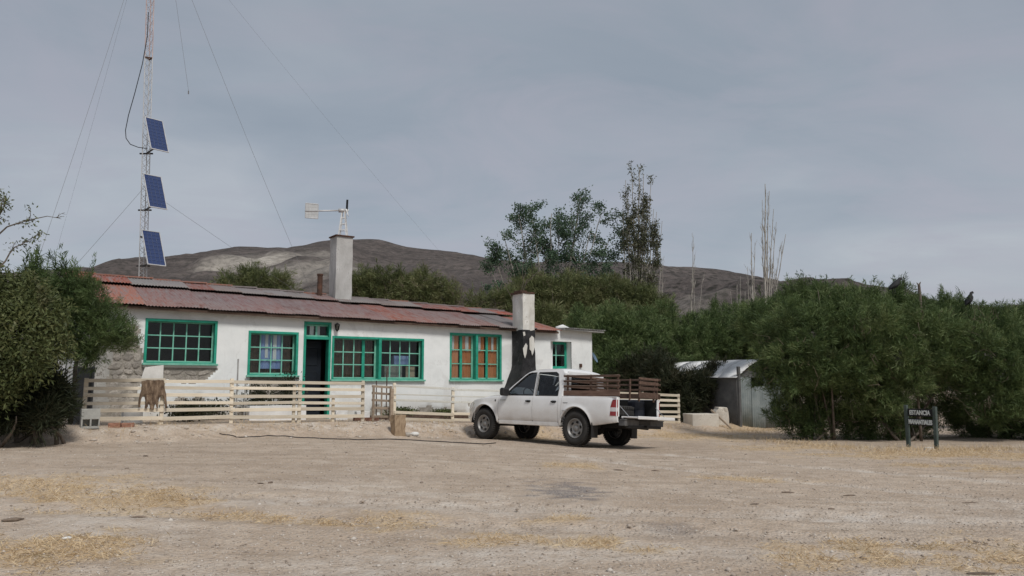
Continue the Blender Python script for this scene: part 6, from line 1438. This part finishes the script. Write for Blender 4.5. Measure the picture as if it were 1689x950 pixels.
# airy tree, poplar, bare poplars
def tb(px, D): p = at(px, 560, D); return Vector((p.x, p.y, gz(p.x, p.y)))
def hgt_(px, py, D): return at(px, py, D).z
DT = 45
b_ = tb(905, DT); h_ = hgt_(960, 312, DT)-b_.z
cfg = dict(n=[8, 5, 2], wob=[.05, .14, .2], up=[.04, .03, .05], kids=[9, 4], ang=[.85, .6], len=[.20, .5], leaf_from=1); cfg['from'] = [.36, .25]
def dirto(px, py, b, D): v = at(px, py, D)-b; return v, v.length
tr1 = []
for (px, py, r) in ((958, 322, .15), (908, 352, .11), (852, 352, .11), (808, 408, .09), (994, 350, .09), (1008, 392, .09), (935, 400, .08), (880, 362, .09), (830, 385, .08), (975, 375, .08), (805, 440, .06), (850, 432, .06), (900, 425, .06), (955, 430, .06), (1005, 432, .06), (925, 370, .07)):
    v, L = dirto(px, py, b_, DT); tr1.append((tuple(v), r))
tree('airy_tree', 'airy green tree with open crown rising behind the short chimney', b_, cfg, 31, (), 'bark_pale', 'willow', 'tree', None, leaves=26, leafL=(.09, .17), leafW=(.05, .10), clump=.20, leaf_z=2.5, drop=.16, flat=.65, strands=tr1, fan=1.15)
DP = 44; b_ = tb(1052, DP)
cfg = dict(n=[10, 8, 4], wob=[.012, .06, .12], up=[.01, .22, .2], kids=[15, 3], ang=[.36, .45], len=[.10, .4], leaf_from=1); cfg['from'] = [.2, .2]
tr2 = []
for (px, py, r, dx) in ((1052, 276, .10, 0), (1043, 284, .07, -.1), (1062, 286, .07, .1), (1031, 297, .06, -.2), (1074, 300, .06, .2), (1036, 318, .06, -.2), (1068, 322, .06, .15), (1026, 338, .05, -.3), (1083, 350, .06, .3), (1093, 364, .05, .4), (1088, 374, .05, .3), (1056, 330, .07, .05), (1047, 345, .06, -.1), (1078, 345, .06, .25)):
    v, L = dirto(px, py, b_, DP); tr2.append((tuple(v), r))
tree('poplar', 'upright half-bare poplar standing right of the airy tree', b_, cfg, 32, (), 'bark_pale', 'poplar', 'tree', None, leaves=5, leafL=(.08, .16), leafW=(.045, .09), clump=.11, leaf_z=1.5, drop=.0, thin_top=.22, strands=tr2, fan=.95)
bare = dict(n=[10, 8, 4], wob=[.03, .06, .1], up=[.04, .16, .15], kids=[14, 3], ang=[.36, .4], len=[.10, .45], leaf_from=9); bare['from'] = [.35, .2]
def bare_tree(label, seed, D, items):
    b = tb(items[0][0], D); tt = []
    for (px, py, r) in items:
        v, L = dirto(px, py, b, D); tt.append((tuple(v), r))
    return tree('bare_poplar', label, b, bare, seed, (), 'bark_pale', None, 'tree', 'leafless poplars beyond the bushes', strands=tt, fan=1.5)
bare_tree('tallest leafless poplar, standing behind the shed', 33, 46, [(1262, 303, .10), (1268, 316, .07), (1276, 345, .06), (1281, 366, .05), (1295, 386, .06), (1289, 398, .045), (1257, 330, .05)])
bare_tree('slender leafless poplar, close left of the tallest bare one', 34, 46, [(1240, 384, .07), (1246, 400, .045), (1232, 440, .04)])
bare_tree('thin leafless poplar over the gap, between the leafy poplar and the bare pair', 35, 48, [(1142, 394, .06), (1148, 420, .035), (1158, 455, .035)])
bare_tree('smallest leafless poplar tip just right of the leafy poplar', 36, 52, [(1090, 410, .05), (1094, 425, .03)])
bare_tree('low bare saplings at the left of the shed gap', 37, 44, [(1215, 470, .035), (1222, 455, .03), (1228, 480, .03), (1205, 480, .025)])
sh = dict(n=[7, 6, 4], wob=[.12, .2, .25], up=[.05, .1, .08], kids=[6, 4], ang=[.6, .6], len=[.4, .5], leaf_from=9); sh['from'] = [.3, .2]
for k, (px, py, lab) in enumerate(((762, 470, 'dead branching bush behind the roof, left of the short chimney'), (830, 455, 'bare crooked tree behind the roof beside the short chimney'))):
    b = tb(px, 37); v, L = dirto(px+(10 if k else -8), py-10, b, 37); v2, L2 = dirto(px-20, py, b, 37); tree('dead_tree', lab, b, sh, 60+k, [(0, 0, tuple(v), L, .07), (0, 0, tuple(v2), L2, .05)], 'bark', None, 'tree', None)
# dark birds on the hedge top
M['bird'] = plain('dark_feathers', (.014, .014, .015), .7)
def bird(label, px, py, D, lean, h):
    p = at(px, py, D); t = thing('bird', label, 'bird', p, RAD(20)); k = h/.5; mb = MB()
    c = math.cos(lean); s = math.sin(lean)
    def q(a, b, z): return (a*c+z*s, b, -a*s*.3+z*c)
    mb.tube([q(-.20*k, 0, -.02*k), q(-.12*k, 0, .06*k), q(-.03*k, 0, .16*k), q(.03*k, 0, .27*k), q(.05*k, 0, .35*k), q(.07*k, 0, .41*k), q(.12*k, 0, .43*k), q(.19*k, 0, .41*k)], [.02*k, .06*k, .10*k, .09*k, .05*k, .045*k, .045*k, .008*k], 10)
    mb.build('body', M['bird'], t, smooth=True)
    mb = MB()
    for y in (-.04*k, .04*k): mb.tube([(0, y, .1*k), (.01, y, -.12*k)], .012*k, 5)
    mb.build('leg', M['bird'], t)
    for y in (-1, 1):
        mb = MB(); mb.tube([q(.02*k, y*.09*k, .27*k), q(-.06*k, y*.10*k, .15*k), q(-.17*k, y*.05*k, .02*k)], [.03*k, .045*k, .012*k], 6); mb.build('wing', M['bird'], t, smooth=True)
bird('dark bird leaning forward on the hedge top, first from the shed side', 1474, 478, 22, .5, .46)
bird('dark bird sitting upright on the hedge top, nearest the right edge', 1600, 503, 22, .05, .42)
p = at(1517, 500, 22.0); mb = MB(); mb.tube([(0, 0, -.5), (.02, 0, .2), (.01, 0, .52)], [.05, .045, .035], 7); mb.tube([(.01, 0, .5), (-.05, 0, .58)], [.03, .01], 5); mb.tube([(.01, 0, .5), (.06, 0, .6)], [.03, .012], 5); o = mb.build('dead_stub', M['bark'], None); o.location = p; tag(o, 'dark dead stub with a forked tip sticking out of the hedge top', 'stub')
